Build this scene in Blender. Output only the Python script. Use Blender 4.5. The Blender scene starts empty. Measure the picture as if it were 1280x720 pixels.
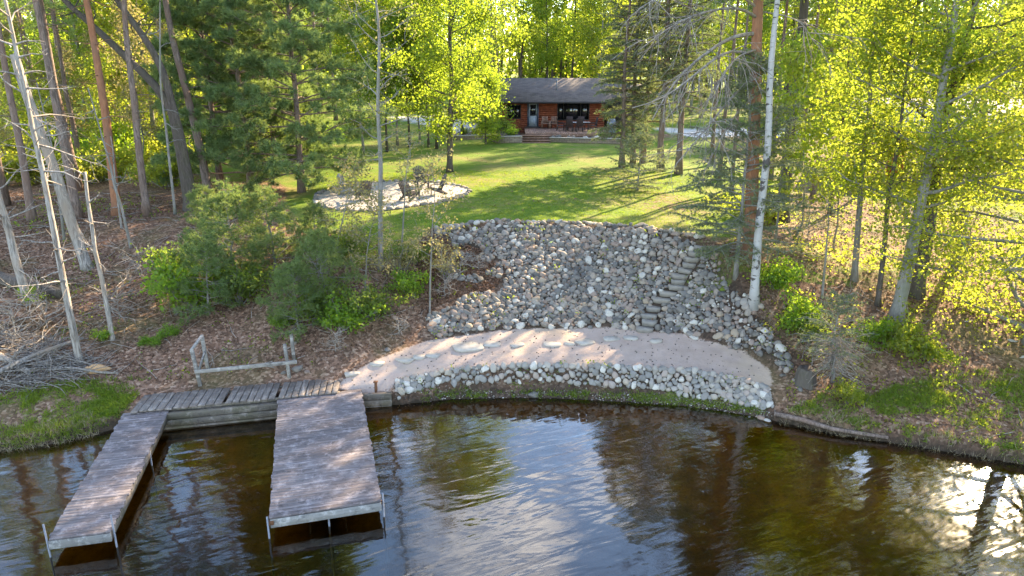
import bpy, math, random
import numpy as np
from mathutils import Vector, Matrix, Euler

random.seed(11)
RS = np.random.default_rng(11)
SC = bpy.context.scene
COL = SC.collection
R = math.radians

# ------------------------------------------------------------------ camera geometry (used to measure the place)
TH = math.atan(280 / 900.0)
F = 900.0
CT, ST = math.cos(TH), math.sin(TH)
CAMH = 10.0

def ray(u, v):
    a, b = (u - 640) / F, (360 - v) / F
    return np.array([a, CT + b * ST, -ST + b * CT])

def W(u, v, z):
    d = ray(u, v); t = (z - CAMH) / d[2]
    return np.array([d[0] * t, d[1] * t, z])

def PY(u, v, y):
    d = ray(u, v); t = y / d[1]
    return np.array([d[0] * t, y, CAMH + d[2] * t])

# ------------------------------------------------------------------ terrain: contour lines across the bank
CURVES_PX = [
    [(-300, 625, 0), (-150, 592, 0), (0, 563, 0), (60, 556, 0), (120, 543, 0), (165, 530, 0), (205, 520, 0), (345, 508, 0), (455, 504, 0), (490, 506, 0), (560, 499, 0), (640, 497, 0), (700, 498, 0), (760, 501, 0), (840, 506, 0), (900, 513, 0), (950, 522, 0), (1000, 532, 0), (1050, 543, 0), (1100, 550, 0), (1200, 566, 0), (1280, 580, 0), (1450, 612, 0), (1700, 660, 0)],
    [(-300, 600, .35), (-150, 570, .35), (0, 545, .3), (60, 540, .3), (120, 525, .3), (165, 510, .4), (205, 505, .42), (345, 495, .42), (455, 492, .42), (490, 496, .4), (560, 489, .16), (640, 486, .16), (760, 489, .16), (860, 495, .16), (950, 508, .2), (1000, 521, .32), (1050, 532, .34), (1100, 539, .34), (1200, 553, .34), (1280, 566, .34), (1450, 596, .34), (1700, 640, .34)],
    [(-300, 560, .6), (-150, 540, .6), (0, 520, .55), (120, 500, .5), (165, 492, .5), (205, 485, .5), (345, 475, .55), (430, 472, .6), (495, 474, .62), (560, 462, .8), (650, 457, .88), (760, 459, .88), (860, 464, .85), (930, 475, .75), (960, 486, .6), (1000, 505, .45), (1050, 518, .45), (1100, 522, .45), (1200, 535, .45), (1280, 547, .45), (1450, 575, .5), (1700, 610, .5)],
    [(-300, 490, 1.3), (-150, 475, 1.2), (0, 455, 1.1), (150, 445, 1.1), (300, 440, 1.0), (430, 455, .85), (490, 436, .95), (535, 424, 1.05), (640, 411, 1.12), (760, 409, 1.12), (850, 417, 1.1), (930, 440, 1.0), (985, 464, .9), (1050, 472, .85), (1150, 482, .85), (1280, 494, .9), (1450, 514, 1.), (1700, 544, 1.)],
    [(-300, 310, 3.4), (-150, 300, 3.4), (0, 290, 3.4), (100, 285, 3.4), (200, 280, 3.4), (300, 290, 3.4), (420, 298, 3.5), (540, 286, 3.7), (600, 279, 3.7), (700, 279, 3.7), (800, 285, 3.7), (880, 299, 3.7), (920, 318, 3.6), (1000, 325, 3.2), (1100, 342, 2.7), (1200, 352, 2.45), (1280, 362, 2.35), (1450, 385, 2.3), (1700, 410, 2.3)],
]
CUR = []
for c in CURVES_PX:
    p = np.array([W(*q) for q in c]); p = p[np.argsort(p[:, 0])]
    CUR.append(p)

def sines(X, Y, s, seed=0):
    r = np.random.default_rng(seed); o = np.zeros_like(X); a = 0
    for k in range(7):
        th = r.uniform(0, 6.28); f = s * r.uniform(.6, 2.2); ph = r.uniform(0, 6.28)
        o = o + np.sin((X * math.cos(th) + Y * math.sin(th)) * f + ph) / f * s; a += .7
    return o / a

def vnoise(X, Y, s, seed=0):
    """smooth value noise 0..1"""
    r = np.random.default_rng(seed); T = r.random((64, 64))
    x = X * s + 1000.3; y = Y * s + 1000.7
    xi = np.floor(x).astype(int); yi = np.floor(y).astype(int)
    fx = x - xi; fy = y - yi; fx = fx * fx * (3 - 2 * fx); fy = fy * fy * (3 - 2 * fy)
    g = lambda a, b: T[a % 64, b % 64]
    return (g(xi, yi) * (1 - fx) + g(xi + 1, yi) * fx) * (1 - fy) + (g(xi, yi + 1) * (1 - fx) + g(xi + 1, yi + 1) * fx) * fy

def H(X, Y):
    X = np.atleast_1d(np.asarray(X, float)); Y = np.atleast_1d(np.asarray(Y, float))
    ys, zs = [], []
    y1 = np.interp(X, CUR[0][:, 0], CUR[0][:, 1])
    for off, z in ((-40, -2.6), (-9, -2.3), (-4, -1.3), (-1.2, -.42), (-.35, -.2)):
        ys.append(y1 + off); zs.append(np.full_like(X, z))
    for c in CUR:
        yy = np.interp(X, c[:, 0], c[:, 1]); zz = np.interp(X, c[:, 0], c[:, 2])
        yy = np.maximum(yy, ys[-1] + .06)
        ys.append(yy); zs.append(zz)
    ys.append(np.maximum(np.full_like(X, 58.), ys[-1] + 5)); zs.append(np.full_like(X, 3.85))
    ys.append(np.full_like(X, 140.)); zs.append(np.full_like(X, 5.2))
    ys.append(np.full_like(X, 900.)); zs.append(np.full_like(X, 14.))
    Z = np.where(Y < ys[0], zs[0], zs[-1])
    for k in range(len(ys) - 1):
        t = (Y - ys[k]) / (ys[k + 1] - ys[k]); m = (t >= 0) & (t < 1)
        Z = np.where(m, zs[k] + (zs[k + 1] - zs[k]) * t, Z)
    # small natural unevenness on land
    amp = np.clip((Z - .9) / 1.0, 0, 1) * np.where((Y > np.interp(X, CUR[4][:, 0], CUR[4][:, 1])), .05, .10)
    rough = np.clip(np.abs(X - 1.5) - 4.5, 0, 4) / 4 * .8 + .2
    Z = Z + amp * rough * sines(X, Y, 1.1, 5) * 2
    return Z

def h(x, y):
    return float(H(x, y)[0])

def G(u, v):
    """first point of the ground along the sight line through a measured image point"""
    d = ray(u, v); t = np.arange(8, 160, .04)
    P = d[None, :] * t[:, None]; P[:, 2] += CAMH
    k = np.argmax(P[:, 2] <= H(P[:, 0], P[:, 1]))
    return P[k]

def inside(X, Y, poly):
    X = np.asarray(X, float); Y = np.asarray(Y, float); c = np.zeros(X.shape, bool); n = len(poly)
    for i in range(n):
        x1, y1 = poly[i][:2]; x2, y2 = poly[(i + 1) % n][:2]
        if y1 == y2: continue
        m = ((y1 > Y) != (y2 > Y)) & (X < (x2 - x1) * (Y - y1) / (y2 - y1) + x1)
        c ^= m
    return c

def sdist(X, Y, poly):
    """signed distance, positive inside"""
    X = np.asarray(X, float); Y = np.asarray(Y, float); d = np.full(X.shape, 1e9); n = len(poly)
    for i in range(n):
        x1, y1 = poly[i][:2]; x2, y2 = poly[(i + 1) % n][:2]
        dx, dy = x2 - x1, y2 - y1; L = dx * dx + dy * dy + 1e-12
        t = np.clip(((X - x1) * dx + (Y - y1) * dy) / L, 0, 1)
        d = np.minimum(d, np.hypot(X - x1 - t * dx, Y - y1 - t * dy))
    return np.where(inside(X, Y, poly), d, -d)

def gpoly(pts):
    return [G(u, v) for u, v in pts]

# ------------------------------------------------------------------ mesh + object helpers
class Geo:
    def __init__(s): s.V = []; s.Q = []; s.T = []; s.A = []; s.n = 0
    def add(s, V, Q=None, T=None, a=None):
        V = np.asarray(V, float).reshape(-1, 3)
        if Q is not None and len(Q): s.Q.append(np.asarray(Q, int).reshape(-1, 4) + s.n)
        if T is not None and len(T): s.T.append(np.asarray(T, int).reshape(-1, 3) + s.n)
        if a is None: a = random.random()
        s.A.append(np.broadcast_to(np.asarray(a, float), (len(V),)).copy())
        s.V.append(V); s.n += len(V)
    def mesh(s, name, mat, smooth=False):
        V = np.concatenate(s.V); A = np.concatenate(s.A)
        Q = np.concatenate(s.Q) if s.Q else np.zeros((0, 4), int)
        T = np.concatenate(s.T) if s.T else np.zeros((0, 3), int)
        me = bpy.data.meshes.new(name)
        me.vertices.add(len(V)); me.vertices.foreach_set('co', V.astype(np.float32).ravel())
        me.loops.add(len(Q) * 4 + len(T) * 3)
        me.loops.foreach_set('vertex_index', np.concatenate([Q.ravel(), T.ravel()]).astype(np.int32))
        me.polygons.add(len(Q) + len(T))
        st = np.concatenate([np.arange(len(Q)) * 4, len(Q) * 4 + np.arange(len(T)) * 3]).astype(np.int32)
        me.polygons.foreach_set('loop_start', st)
        if smooth: me.polygons.foreach_set('use_smooth', np.ones(len(st), bool))
        at = me.attributes.new('rnd', 'FLOAT', 'POINT'); at.data.foreach_set('value', A.astype(np.float32))
        me.update(calc_edges=True)
        me.materials.append(mat)
        return me

def link(name, data, parent=None, loc=(0, 0, 0), rot=(0, 0, 0), sc=1.0):
    o = bpy.data.objects.new(name, data); COL.objects.link(o)
    if parent is not None: o.parent = parent
    o.location = loc; o.rotation_euler = rot
    o.scale = (sc, sc, sc) if np.isscalar(sc) else sc
    return o

def part(name, g, mat, parent=None, smooth=False, label=None):
    o = link(name, g.mesh(name, mat, smooth), parent)
    if label: o['label'] = label
    return o

def tag(o, label=None, cat=None, group=None, kind=None):
    if label: o['label'] = label
    if cat: o['category'] = cat
    if group: o['group'] = group
    if kind: o['kind'] = kind
    return o

def thing(name, label, cat, loc=(0, 0, 0), rz=0, group=None, sc=1.0):
    o = link(name, None, None, loc, (0, 0, rz), sc); o.empty_display_size = .2
    return tag(o, label, cat, group)

def copy_tree(o, parent=None):
    c = o.copy(); COL.objects.link(c); c.parent = parent
    for ch in list(o.children): copy_tree(ch, c)
    return c

BQ = [(0, 3, 2, 1), (4, 5, 6, 7), (0, 1, 5, 4), (1, 2, 6, 5), (2, 3, 7, 6), (3, 0, 4, 7)]
def box(g, c, s, rot=None, bev=0.0, a=None, taper=1.0):
    """box centred at c with size s; small chamfer on all vertical and top edges when bev"""
    hx, hy, hz = s[0] / 2, s[1] / 2, s[2] / 2
    if bev <= 0:
        V = np.array([(-hx, -hy, -hz), (hx, -hy, -hz), (hx, hy, -hz), (-hx, hy, -hz), (-hx * taper, -hy * taper, hz), (hx * taper, -hy * taper, hz), (hx * taper, hy * taper, hz), (-hx * taper, hy * taper, hz)]); Q = BQ; T = None
    else:
        b = min(bev, hx * .8, hy * .8, hz * .8); V = []
        def ring(z, i): 
            X, Y = hx - i, hy - i
            return [(-X + b, -Y, z), (X - b, -Y, z), (X, -Y + b, z), (X, Y - b, z), (X - b, Y, z), (-X + b, Y, z), (-X, Y - b, z), (-X, -Y + b, z)]
        for z, i in ((-hz, b * .7), (-hz + b, 0), (hz - b, 0), (hz, b * .7)): V += ring(z, i)
        Q = []
        for r_ in range(3):
            for k in range(8): Q.append((r_ * 8 + k, r_ * 8 + (k + 1) % 8, r_ * 8 + 8 + (k + 1) % 8, r_ * 8 + 8 + k))
        for base, f in ((24, 1), (0, -1)):
            q = [(0, 1, 2, 3), (0, 3, 4, 7), (7, 4, 5, 6)]
            for t in q: Q.append(tuple(base + k for k in (t if f > 0 else t[::-1])))
        V = np.array(V); T = None
    if rot is not None: V = V @ np.array(Euler(rot).to_matrix()).T
    g.add(V + np.asarray(c, float), Q, T, a)

def beam(g, p, q, w, t, up=(0, 0, 1), a=None, bev=0.0):
    """rectangular bar from p to q, width w (sideways), thickness t (along up)"""
    p = np.asarray(p, float); q = np.asarray(q, float); d = q - p; L = np.linalg.norm(d); d /= L
    up = np.asarray(up, float); s = np.cross(d, up); n = np.linalg.norm(s)
    if n < 1e-3: s = np.array([1., 0, 0])
    else: s /= n
    u = np.cross(s, d)
    g2 = Geo(); box(g2, (0, 0, 0), (L, w, t), None, bev, a)
    V = g2.V[0]; M = np.stack([d, s, u], 0)
    g.add(V @ M + (p + q) / 2, g2.Q[0], None, a if a is not None else random.random())

def tube(g, pts, rads, n=7, a=None, cap=False):
    P = np.asarray(pts, float); k = len(P); r = np.broadcast_to(np.asarray(rads, float), (k,))
    T = np.gradient(P, axis=0); T /= np.linalg.norm(T, axis=1)[:, None] + 1e-9
    m = T.mean(0); ref = np.eye(3)[np.argmin(np.abs(m))]
    U = np.cross(T, ref); U /= np.linalg.norm(U, axis=1)[:, None] + 1e-9
    Wv = np.cross(T, U)
    an = np.arange(n) * 2 * math.pi / n
    V = P[:, None, :] + r[:, None, None] * (np.cos(an)[None, :, None] * U[:, None, :] + np.sin(an)[None, :, None] * Wv[:, None, :])
    V = V.reshape(-1, 3)
    i = np.arange(k - 1)[:, None] * n; j = np.arange(n)[None, :]; j2 = (j + 1) % n
    Q = np.stack([i + j, i + j2, i + n + j2, i + n + j], -1).reshape(-1, 4)
    Tt = None
    if cap:
        V = np.concatenate([V, P[:1], P[-1:]]); c0, c1 = k * n, k * n + 1
        Tt = [(c0, (q + 1) % n, q) for q in range(n)] + [(c1, (k - 1) * n + q, (k - 1) * n + (q + 1) % n) for q in range(n)]
    g.add(V, Q, Tt, a)

# ------------------------------------------------------------------ materials
class M_:
    def __init__(s, name):
        s.m = bpy.data.materials.new(name); s.m.use_nodes = True; s.t = s.m.node_tree
        s.t.nodes.clear(); s.out = s.t.nodes.new('ShaderNodeOutputMaterial')
    def n(s, typ, ins=None, **kw):
        nd = s.t.nodes.new('ShaderNode' + typ)
        for k, v in kw.items(): setattr(nd, k, v)
        for k, v in (ins or {}).items():
            sk = nd.inputs[k]
            if isinstance(v, bpy.types.NodeSocket): s.t.links.new(v, sk)
            elif isinstance(v, tuple) and len(v) == 3 and sk.type == 'RGBA': sk.default_value = (*v, 1)
            else: sk.default_value = v
        return nd
    def pos(s): return s.n('NewGeometry').outputs['Position']
    def objc(s): return s.n('TexCoord').outputs['Object']
    def attr(s, name): return s.n('Attribute', attribute_name=name).outputs['Fac']
    def oid(s): return s.n('ObjectInfo').outputs['Random']
    def scale(s, vec, sc): return s.n('VectorMath', {0: vec, 1: sc}, operation='MULTIPLY').outputs[0]
    def noise(s, vec, sc=1., det=4., ro=.6, dist=0.): return s.n('TexNoise', {'Vector': vec, 'Scale': sc, 'Detail': det, 'Roughness': ro, 'Distortion': dist}).outputs['Fac']
    def math(s, op, a, b=0., c=0., clamp=False):
        nd = s.n('Math', {0: a, 1: b}, operation=op, use_clamp=clamp)
        if op in ('MULTIPLY_ADD',): 
            if isinstance(c, bpy.types.NodeSocket): s.t.links.new(c, nd.inputs[2])
            else: nd.inputs[2].default_value = c
        return nd.outputs[0]
    def map(s, v, a, b, c=0., d=1.): return s.n('MapRange', {0: v, 1: a, 2: b, 3: c, 4: d}).outputs[0]
    def mix(s, f, a, b, bt='MIX'):
        nd = s.n('Mix', data_type='RGBA', blend_type=bt)
        for k, v in ((0, f), (6, a), (7, b)):
            if isinstance(v, bpy.types.NodeSocket): s.t.links.new(v, nd.inputs[k])
            elif isinstance(v, tuple): nd.inputs[k].default_value = (*v, 1)
            else: nd.inputs[k].default_value = v
        return nd.outputs[2]
    def ramp(s, f, stops):
        nd = s.n('ValToRGB', {0: f}); e = nd.color_ramp.elements
        while len(e) < len(stops): e.new(.5)
        for k, (p, c) in enumerate(stops): e[k].position = p; e[k].color = (*c, 1)
        return nd.outputs[0]
    def bump(s, hgt, st=.3, dist=.05, normal=None):
        i = {'Height': hgt, 'Strength': st, 'Distance': dist}
        if normal is not None: i['Normal'] = normal
        return s.n('Bump', i).outputs[0]
    def pbr(s, col, rough=.8, bump=None, metal=0., spec=.3):
        i = {'Base Color': col, 'Roughness': rough, 'Metallic': metal, 'Specular IOR Level': spec}
        if bump is not None: i['Normal'] = bump
        p = s.n('BsdfPrincipled', i); s.t.links.new(p.outputs[0], s.out.inputs[0]); return s.m
    def surf(s, sh): s.t.links.new(sh, s.out.inputs[0]); return s.m

def bark_mat(name, c1, c2, c3, vs=1.0, bump=.7, moss=0.0):
    M = M_(name); p = M.pos()
    q = M.scale(p, (9., 9., 1.6 * vs)); a = M.noise(q, 1.6, 6., .75, .8)
    b = M.noise(p, .8, 3.); c = M.mix(M.map(a, .40, .60), c1, c2); c = M.mix(M.map(b, .45, .7), c, c3)
    c = M.mix(M.math('MULTIPLY', M.oid(), .35), c, tuple(x * .6 for x in c1))
    if moss: c = M.mix(M.math('MULTIPLY', M.map(M.noise(p, 2.5, 4.), .5, .62), moss), c, (.07, .08, .02))
    return M.pbr(c, .9, M.bump(a, bump, .03))

def leaf_mat(name, d1, d2, t1, t2, tr=.5, big=.35):
    M = M_(name); p = M.pos()
    f = M.math('ADD', M.math('MULTIPLY', M.attr('rnd'), .5), M.math('MULTIPLY', M.map(M.noise(p, big, 3.), .3, .7), .35))
    f = M.math('ADD', f, M.math('MULTIPLY', M.oid(), .25), clamp=True)
    cd = M.mix(f, d1, d2); ct = M.mix(f, t1, t2)
    df = M.n('BsdfDiffuse', {'Color': cd}).outputs[0]; tl = M.n('BsdfTranslucent', {'Color': ct}).outputs[0]
    s = M.n('MixShader', {0: tr, 1: df, 2: tl}).outputs[0]
    gl = M.n('BsdfGlossy', {'Color': (.5, .5, .5), 'Roughness': .5}).outputs[0]
    s = M.n('MixShader', {0: .035, 1: s, 2: gl}).outputs[0]
    return M.surf(s)

MAT = {}
MAT['bark_pine'] = bark_mat('bark_pine', (.10, .075, .062), (.30, .225, .19), (.20, .125, .095))
MAT['bark_red'] = bark_mat('bark_red', (.26, .11, .06), (.40, .19, .10), (.22, .13, .09))
MAT['bark_grey'] = bark_mat('bark_grey', (.17, .15, .135), (.30, .28, .26), (.20, .20, .16), 1.0, .6, .25)
MAT['bark_dark'] = bark_mat('bark_dark', (.06, .048, .04), (.13, .105, .09), (.09, .075, .06), 1.0, .7, .2)
MAT['bark_dead'] = bark_mat('bark_dead', (.13, .11, .095), (.44, .40, .36), (.33, .26, .20), .7, .6)
def birch():
    M = M_('bark_birch'); p = M.pos()
    band = M.noise(M.scale(p, (3.2, 3.2, 14.)), 1., 3., .6); pat = M.noise(p, 2.2, 4.)
    c = M.mix(M.noise(p, 5., 3.), (.30, .285, .27), (.42, .405, .385))
    m = M.math('MAXIMUM', M.map(band, .60, .66), M.map(pat, .60, .64))
    c = M.mix(m, c, (.07, .06, .055))
    return M.pbr(c, .7, M.bump(m, .3, .02))
MAT['bark_birch'] = birch()
MAT['leaf_yel'] = leaf_mat('leaf_yel', (.075, .115, .012), (.16, .16, .022), (.28, .46, .03), (.66, .66, .08), .6)
MAT['leaf_green'] = leaf_mat('leaf_green', (.05, .10, .014), (.09, .13, .02), (.30, .48, .03), (.46, .56, .05), .55)
MAT['leaf_bright'] = leaf_mat('leaf_bright', (.07, .15, .012), (.12, .19, .02), (.30, .56, .03), (.46, .62, .05), .5)
MAT['leaf_shrub'] = leaf_mat('leaf_shrub', (.045, .085, .014), (.09, .13, .025), (.22, .36, .03), (.36, .44, .06), .5)
MAT['leaf_bud'] = leaf_mat('leaf_bud', (.16, .15, .05), (.24, .21, .10), (.34, .32, .08), (.44, .38, .14), .4)
MAT['needle_pine'] = leaf_mat('needle_pine', (.085, .15, .07), (.16, .22, .10), (.24, .38, .10), (.40, .5, .12), .45, .6)
MAT['needle_grey'] = leaf_mat('needle_grey', (.09, .125, .075), (.15, .175, .10), (.2, .28, .1), (.32, .36, .12), .42, .6)
MAT['needle_young'] = leaf_mat('needle_young', (.07, .13, .05), (.16, .21, .075), (.2, .32, .07), (.4, .46, .1), .42, .9)
MAT['needle_dry'] = leaf_mat('needle_dry', (.13, .11, .08), (.21, .17, .12), (.14, .1, .06), (.2, .16, .1), .2, .9)
MAT['litter_leaf'] = leaf_mat('litter_leaf', (.13, .066, .042), (.32, .20, .135), (.13, .055, .025), (.22, .12, .06), .2, 1.)
MAT['grass'] = leaf_mat('grass', (.065, .13, .012), (.14, .18, .025), (.22, .40, .02), (.42, .48, .04), .45, .8)
MAT['dry_grass'] = leaf_mat('dry_grass', (.24, .19, .11), (.36, .30, .19), (.2, .15, .07), (.3, .24, .12), .3, .8)

def stone_mat(name='fieldstone', pale=0.):
    M = M_(name); o = M.objc(); p = M.pos()
    r1 = M.math('FRACT', M.math('ADD', M.attr('rnd'), M.oid()))
    c = M.ramp(r1, [(0., (.10, .086, .072)), (.15, (.20, .165, .135)), (.32, (.30, .25, .205)), (.46, (.26, .175, .13)), (.59, (.135, .12, .108)), (.71, (.55, .50, .43)), (.81, (.32, .24, .165)), (.92, (.06, .054, .05))])
    for e in M.t.nodes:
        if e.type == 'VALTORGB': e.color_ramp.interpolation = 'CONSTANT'
    r2 = M.math('FRACT', M.math('MULTIPLY', r1, 17.3))
    c = M.mix(M.map(r2, 0, 1, 0, .35), c, (.25, .24, .235))
    sp = M.noise(p, 38., 3., .7); c = M.mix(M.map(sp, .35, .7, 0., .45), c, (.12, .115, .11))
    c = M.mix(pale, c, (.62, .585, .54))
    pt = M.noise(p, 7., 4.); c = M.mix(M.map(pt, .5, .72, 0., .35), c, (.33, .31, .24))
    return M.pbr(c, .82, M.bump(sp, .25, .01))
MAT['stone'] = stone_mat(); MAT['cobble'] = stone_mat('shore_cobble', .16)
def slab_mat(name='flat_stone', k=1.):
    M = M_(name); p = M.pos(); a = M.noise(p, 5., 5.); b = M.noise(p, 40., 3.)
    c = M.mix(M.map(a, .3, .7), tuple(k * x for x in (.26, .24, .22)), tuple(k * x for x in (.42, .39, .35))); c = M.mix(M.map(b, .5, .75, 0, .5), c, (.16, .15, .14))
    c = M.mix(M.math('MULTIPLY', M.oid(), .35), c, tuple(k * x for x in (.5, .42, .33)))
    return M.pbr(c, .85, M.bump(b, .3, .01))
MAT['slab'] = slab_mat(); MAT['step'] = slab_mat('step_stone', .60)

def ground_mat():
    M = M_('ground_cover'); p = M.pos()
    gr, sa, be, ro, so = M.attr('grass'), M.attr('sand'), M.attr('bed'), M.attr('road'), M.attr('soil')
    n1 = M.noise(p, .35, 4.); n2 = M.noise(p, 2.2, 5.); n3 = M.noise(p, 14., 4.); n4 = M.noise(p, 55., 3.)
    # leaf litter
    vo = M.n('TexVoronoi', {'Vector': p, 'Scale': 13., 'Randomness': 1.})
    sep = M.n('SeparateColor', {0: vo.outputs['Color']}).outputs[0]
    li = M.ramp(sep, [(0., (.085, .048, .033)), (.35, (.145, .082, .054)), (.6, (.20, .118, .08)), (.8, (.26, .155, .108)), (1., (.36, .25, .18))])
    li = M.mix(M.map(n2, .45, .7, 0, .6), li, (.07, .048, .035)); li = M.mix(M.map(n1, .5, .68, 0, .5), li, (.10, .10, .035))
    # lawn
    gc = M.mix(M.map(n2, .3, .7), (.06, .125, .010), (.12, .18, .016)); gc = M.mix(M.map(n4, .3, .7, 0, .6), gc, (.11, .155, .025))
    gc = M.mix(M.map(M.noise(p, .25, 5., .75), .47, .64, 0, .8), gc, (.20, .165, .065))
    # sand
    sc = M.mix(M.map(n2, .3, .7), (.34, .26, .22), (.43, .335, .285)); sc = M.mix(M.map(n3, .52, .75, 0, .55), sc, (.36, .28, .22))
    sc = M.mix(M.map(n4, .68, .74, 0, .8), sc, (.10, .075, .055)); sc = M.mix(M.map(n1, .50, .66, 0, .35), sc, (.48, .36, .22))
    # lake bed
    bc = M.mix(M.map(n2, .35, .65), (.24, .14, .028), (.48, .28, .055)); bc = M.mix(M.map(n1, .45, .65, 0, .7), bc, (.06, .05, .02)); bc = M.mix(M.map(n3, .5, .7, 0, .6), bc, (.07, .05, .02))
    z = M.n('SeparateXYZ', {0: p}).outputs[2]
    bc = M.mix(M.map(z, -2.1, -.7, 1., 0.), bc, (.030, .022, .009))  # bed painted darker with depth, in place of light absorbed by the water
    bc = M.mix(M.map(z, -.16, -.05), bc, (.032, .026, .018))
    rc = M.mix(n3, (.40, .39, .37), (.52, .50, .48))
    def edge(mask): return M.map(M.math('ADD', mask, M.math('MULTIPLY', M.math('SUBTRACT', M.math('ADD', M.math('MULTIPLY', n2, .5), M.math('MULTIPLY', n3, .5)), .5), 1.3)), .38, .62)
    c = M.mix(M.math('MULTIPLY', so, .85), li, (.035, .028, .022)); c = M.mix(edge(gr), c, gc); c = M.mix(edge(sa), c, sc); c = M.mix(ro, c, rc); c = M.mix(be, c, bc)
    hgt = M.math('ADD', M.math('MULTIPLY_ADD', n2, .9, M.math('MULTIPLY', n3, .6)), M.math('ADD', M.math('MULTIPLY', n4, .3), M.math('MULTIPLY', sep, .25)))
    return M.pbr(c, .95, M.bump(hgt, .6, .05), 0., .1)
MAT['ground'] = ground_mat()

def water_mat():
    M = M_('lake_water'); p = M.pos()
    q = M.n('VectorRotate', {'Vector': p, 'Angle': R(-24)}, rotation_type='Z_AXIS').outputs[0]
    w1 = M.noise(M.scale(q, (.5, 1.9, 1.)), 1., 2.5, .5, .6)
    w2 = M.noise(M.scale(q, (1.5, 5., 1.)), 1., 2., .5, .4)
    q2 = M.n('VectorRotate', {'Vector': p, 'Angle': R(20)}, rotation_type='Z_AXIS').outputs[0]
    w3 = M.noise(M.scale(q2, (.35, 1.1, 1.)), 1., 2., .5, .2)
    calm = M.map(M.noise(p, .16, 2.), .35, .65, .55, 1.)
    hh = M.math('ADD', M.math('MULTIPLY', w1, .55), M.math('ADD', M.math('MULTIPLY', w2, .12), M.math('MULTIPLY', w3, .5)))
    b = M.bump(M.math('MULTIPLY', hh, calm), WAVE, .12)
    fr = M.n('Fresnel', {'IOR': 1.45, 'Normal': b}).outputs[0]
    tr = M.n('BsdfTransparent', {'Color': (.58, .43, .14)}).outputs[0]
    gl = M.n('BsdfGlossy', {'Color': (1., 1., 1.), 'Roughness': .06, 'Normal': b}).outputs[0]
    f = M.math('MULTIPLY', fr, WREF, clamp=True)
    return M.surf(M.n('MixShader', {0: f, 1: tr, 2: gl}).outputs[0])
WAVE, WREF = .34, 1.55
MAT['water'] = water_mat()

def wood_mat(name, c1, c2, c3, axis='X', rough=.85, grain=1.):
    M = M_(name); o = M.objc(); r = M.attr('rnd')
    sc = {'X': (1.2, 22., 22.), 'Y': (22., 1.2, 22.), 'Z': (22., 22., 1.2)}[axis]
    off = M.n('CombineXYZ', {0: M.math('MULTIPLY', r, 37.), 1: M.math('MULTIPLY', r, 91.), 2: 0.}).outputs[0]
    q = M.n('VectorMath', {0: M.scale(o, sc), 1: off}, operation='ADD').outputs[0]
    a = M.noise(q, 1., 5., .65, .4); b = M.noise(o, 1.1, 4.)
    c = M.mix(M.map(a, .3, .7), c1, c2); c = M.mix(M.map(b, .42, .66, 0., .7), c, c3)
    c = M.mix(M.map(r, 0, 1, 0, .5), c, tuple(x * .5 for x in c1)); c = M.mix(M.map(M.noise(o, 3.2, 5., .75), .5, .66, 0, .65), c, tuple(x * 1.5 for x in c2)); c = M.mix(M.map(M.noise(o, 5.5, 4., .7), .55, .68, 0, .7), c, tuple(x * .5 for x in c1))
    c = M.mix(M.map(M.noise(q, .35, 3.), .60, .68, 0, .7), c, tuple(min(1, x * 1.45) for x in c2))
    return M.pbr(c, rough, M.bump(a, .5 * grain, .012), 0., .15)
MAT['dock'] = wood_mat('weathered_boards', (.112, .096, .098), (.25, .22, .225), (.155, .122, .118), 'X')
MAT['walk'] = wood_mat('boardwalk_planks', (.13, .11, .10), (.23, .20, .18), (.17, .135, .115), 'Y')
MAT['timber'] = wood_mat('old_timber', (.11, .09, .075), (.21, .175, .15), (.12, .11, .06), 'X')
MAT['fascia'] = wood_mat('fascia_board', (.20, .195, .19), (.34, .33, .325), (.25, .23, .21), 'X')
MAT['rackwood'] = wood_mat('rack_wood', (.18, .165, .15), (.30, .28, .255), (.23, .205, .175), 'X')
MAT['adirondack'] = wood_mat('chair_wood', (.06, .05, .045), (.12, .105, .095), (.08, .065, .055), 'Z')
MAT['deck_red'] = wood_mat('deck_boards', (.20, .12, .09), (.32, .20, .15), (.26, .17, .13), 'Y')
def simple(name, c, rough=.6, metal=0., var=.25, sc=8.):
    M = M_(name); n = M.noise(M.objc(), sc, 4.)
    return M.pbr(M.mix(M.map(n, .35, .7, 0, 1.), c, tuple(x * (1 - var) for x in c)), rough, M.bump(n, .1, .01), metal)
MAT['galv'] = simple('galvanised_steel', (.20, .21, .24), .6, .2)
MAT['rust'] = simple('rusty_iron', (.16, .075, .04), .85, .2, .5, 25.)
MAT['logwall'] = wood_mat('log_siding', (.17, .045, .024), (.28, .082, .042), (.21, .06, .035), 'X', .55)
MAT['dark_trim'] = simple('dark_trim', (.035, .032, .032), .6)
MAT['grey_door'] = simple('grey_door_paint', (.34, .38, .44), .5)
MAT['blue_trim'] = simple('blue_grey_trim', (.07, .09, .13), .5)
MAT['sling'] = simple('dark_sling_fabric', (.045, .03, .03), .8)
MAT['table_top'] = simple('table_glass', (.30, .31, .33), .15)
MAT['bbq_cover'] = simple('grey_cover', (.20, .23, .29), .6)
MAT['pale_paint'] = simple('pale_paint', (.72, .70, .66), .6)
MAT['tan_wall'] = simple('tan_wall', (.50, .36, .20), .8)
MAT['tan_roof'] = simple('pale_shingles', (.42, .37, .36), .9, 0., .3, 14.)
MAT['red_door'] = simple('red_door_paint', (.35, .06, .03), .5)
MAT['hull_blue'] = simple('blue_hull', (.20, .50, .72), .35)
MAT['gravel'] = None
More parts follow.
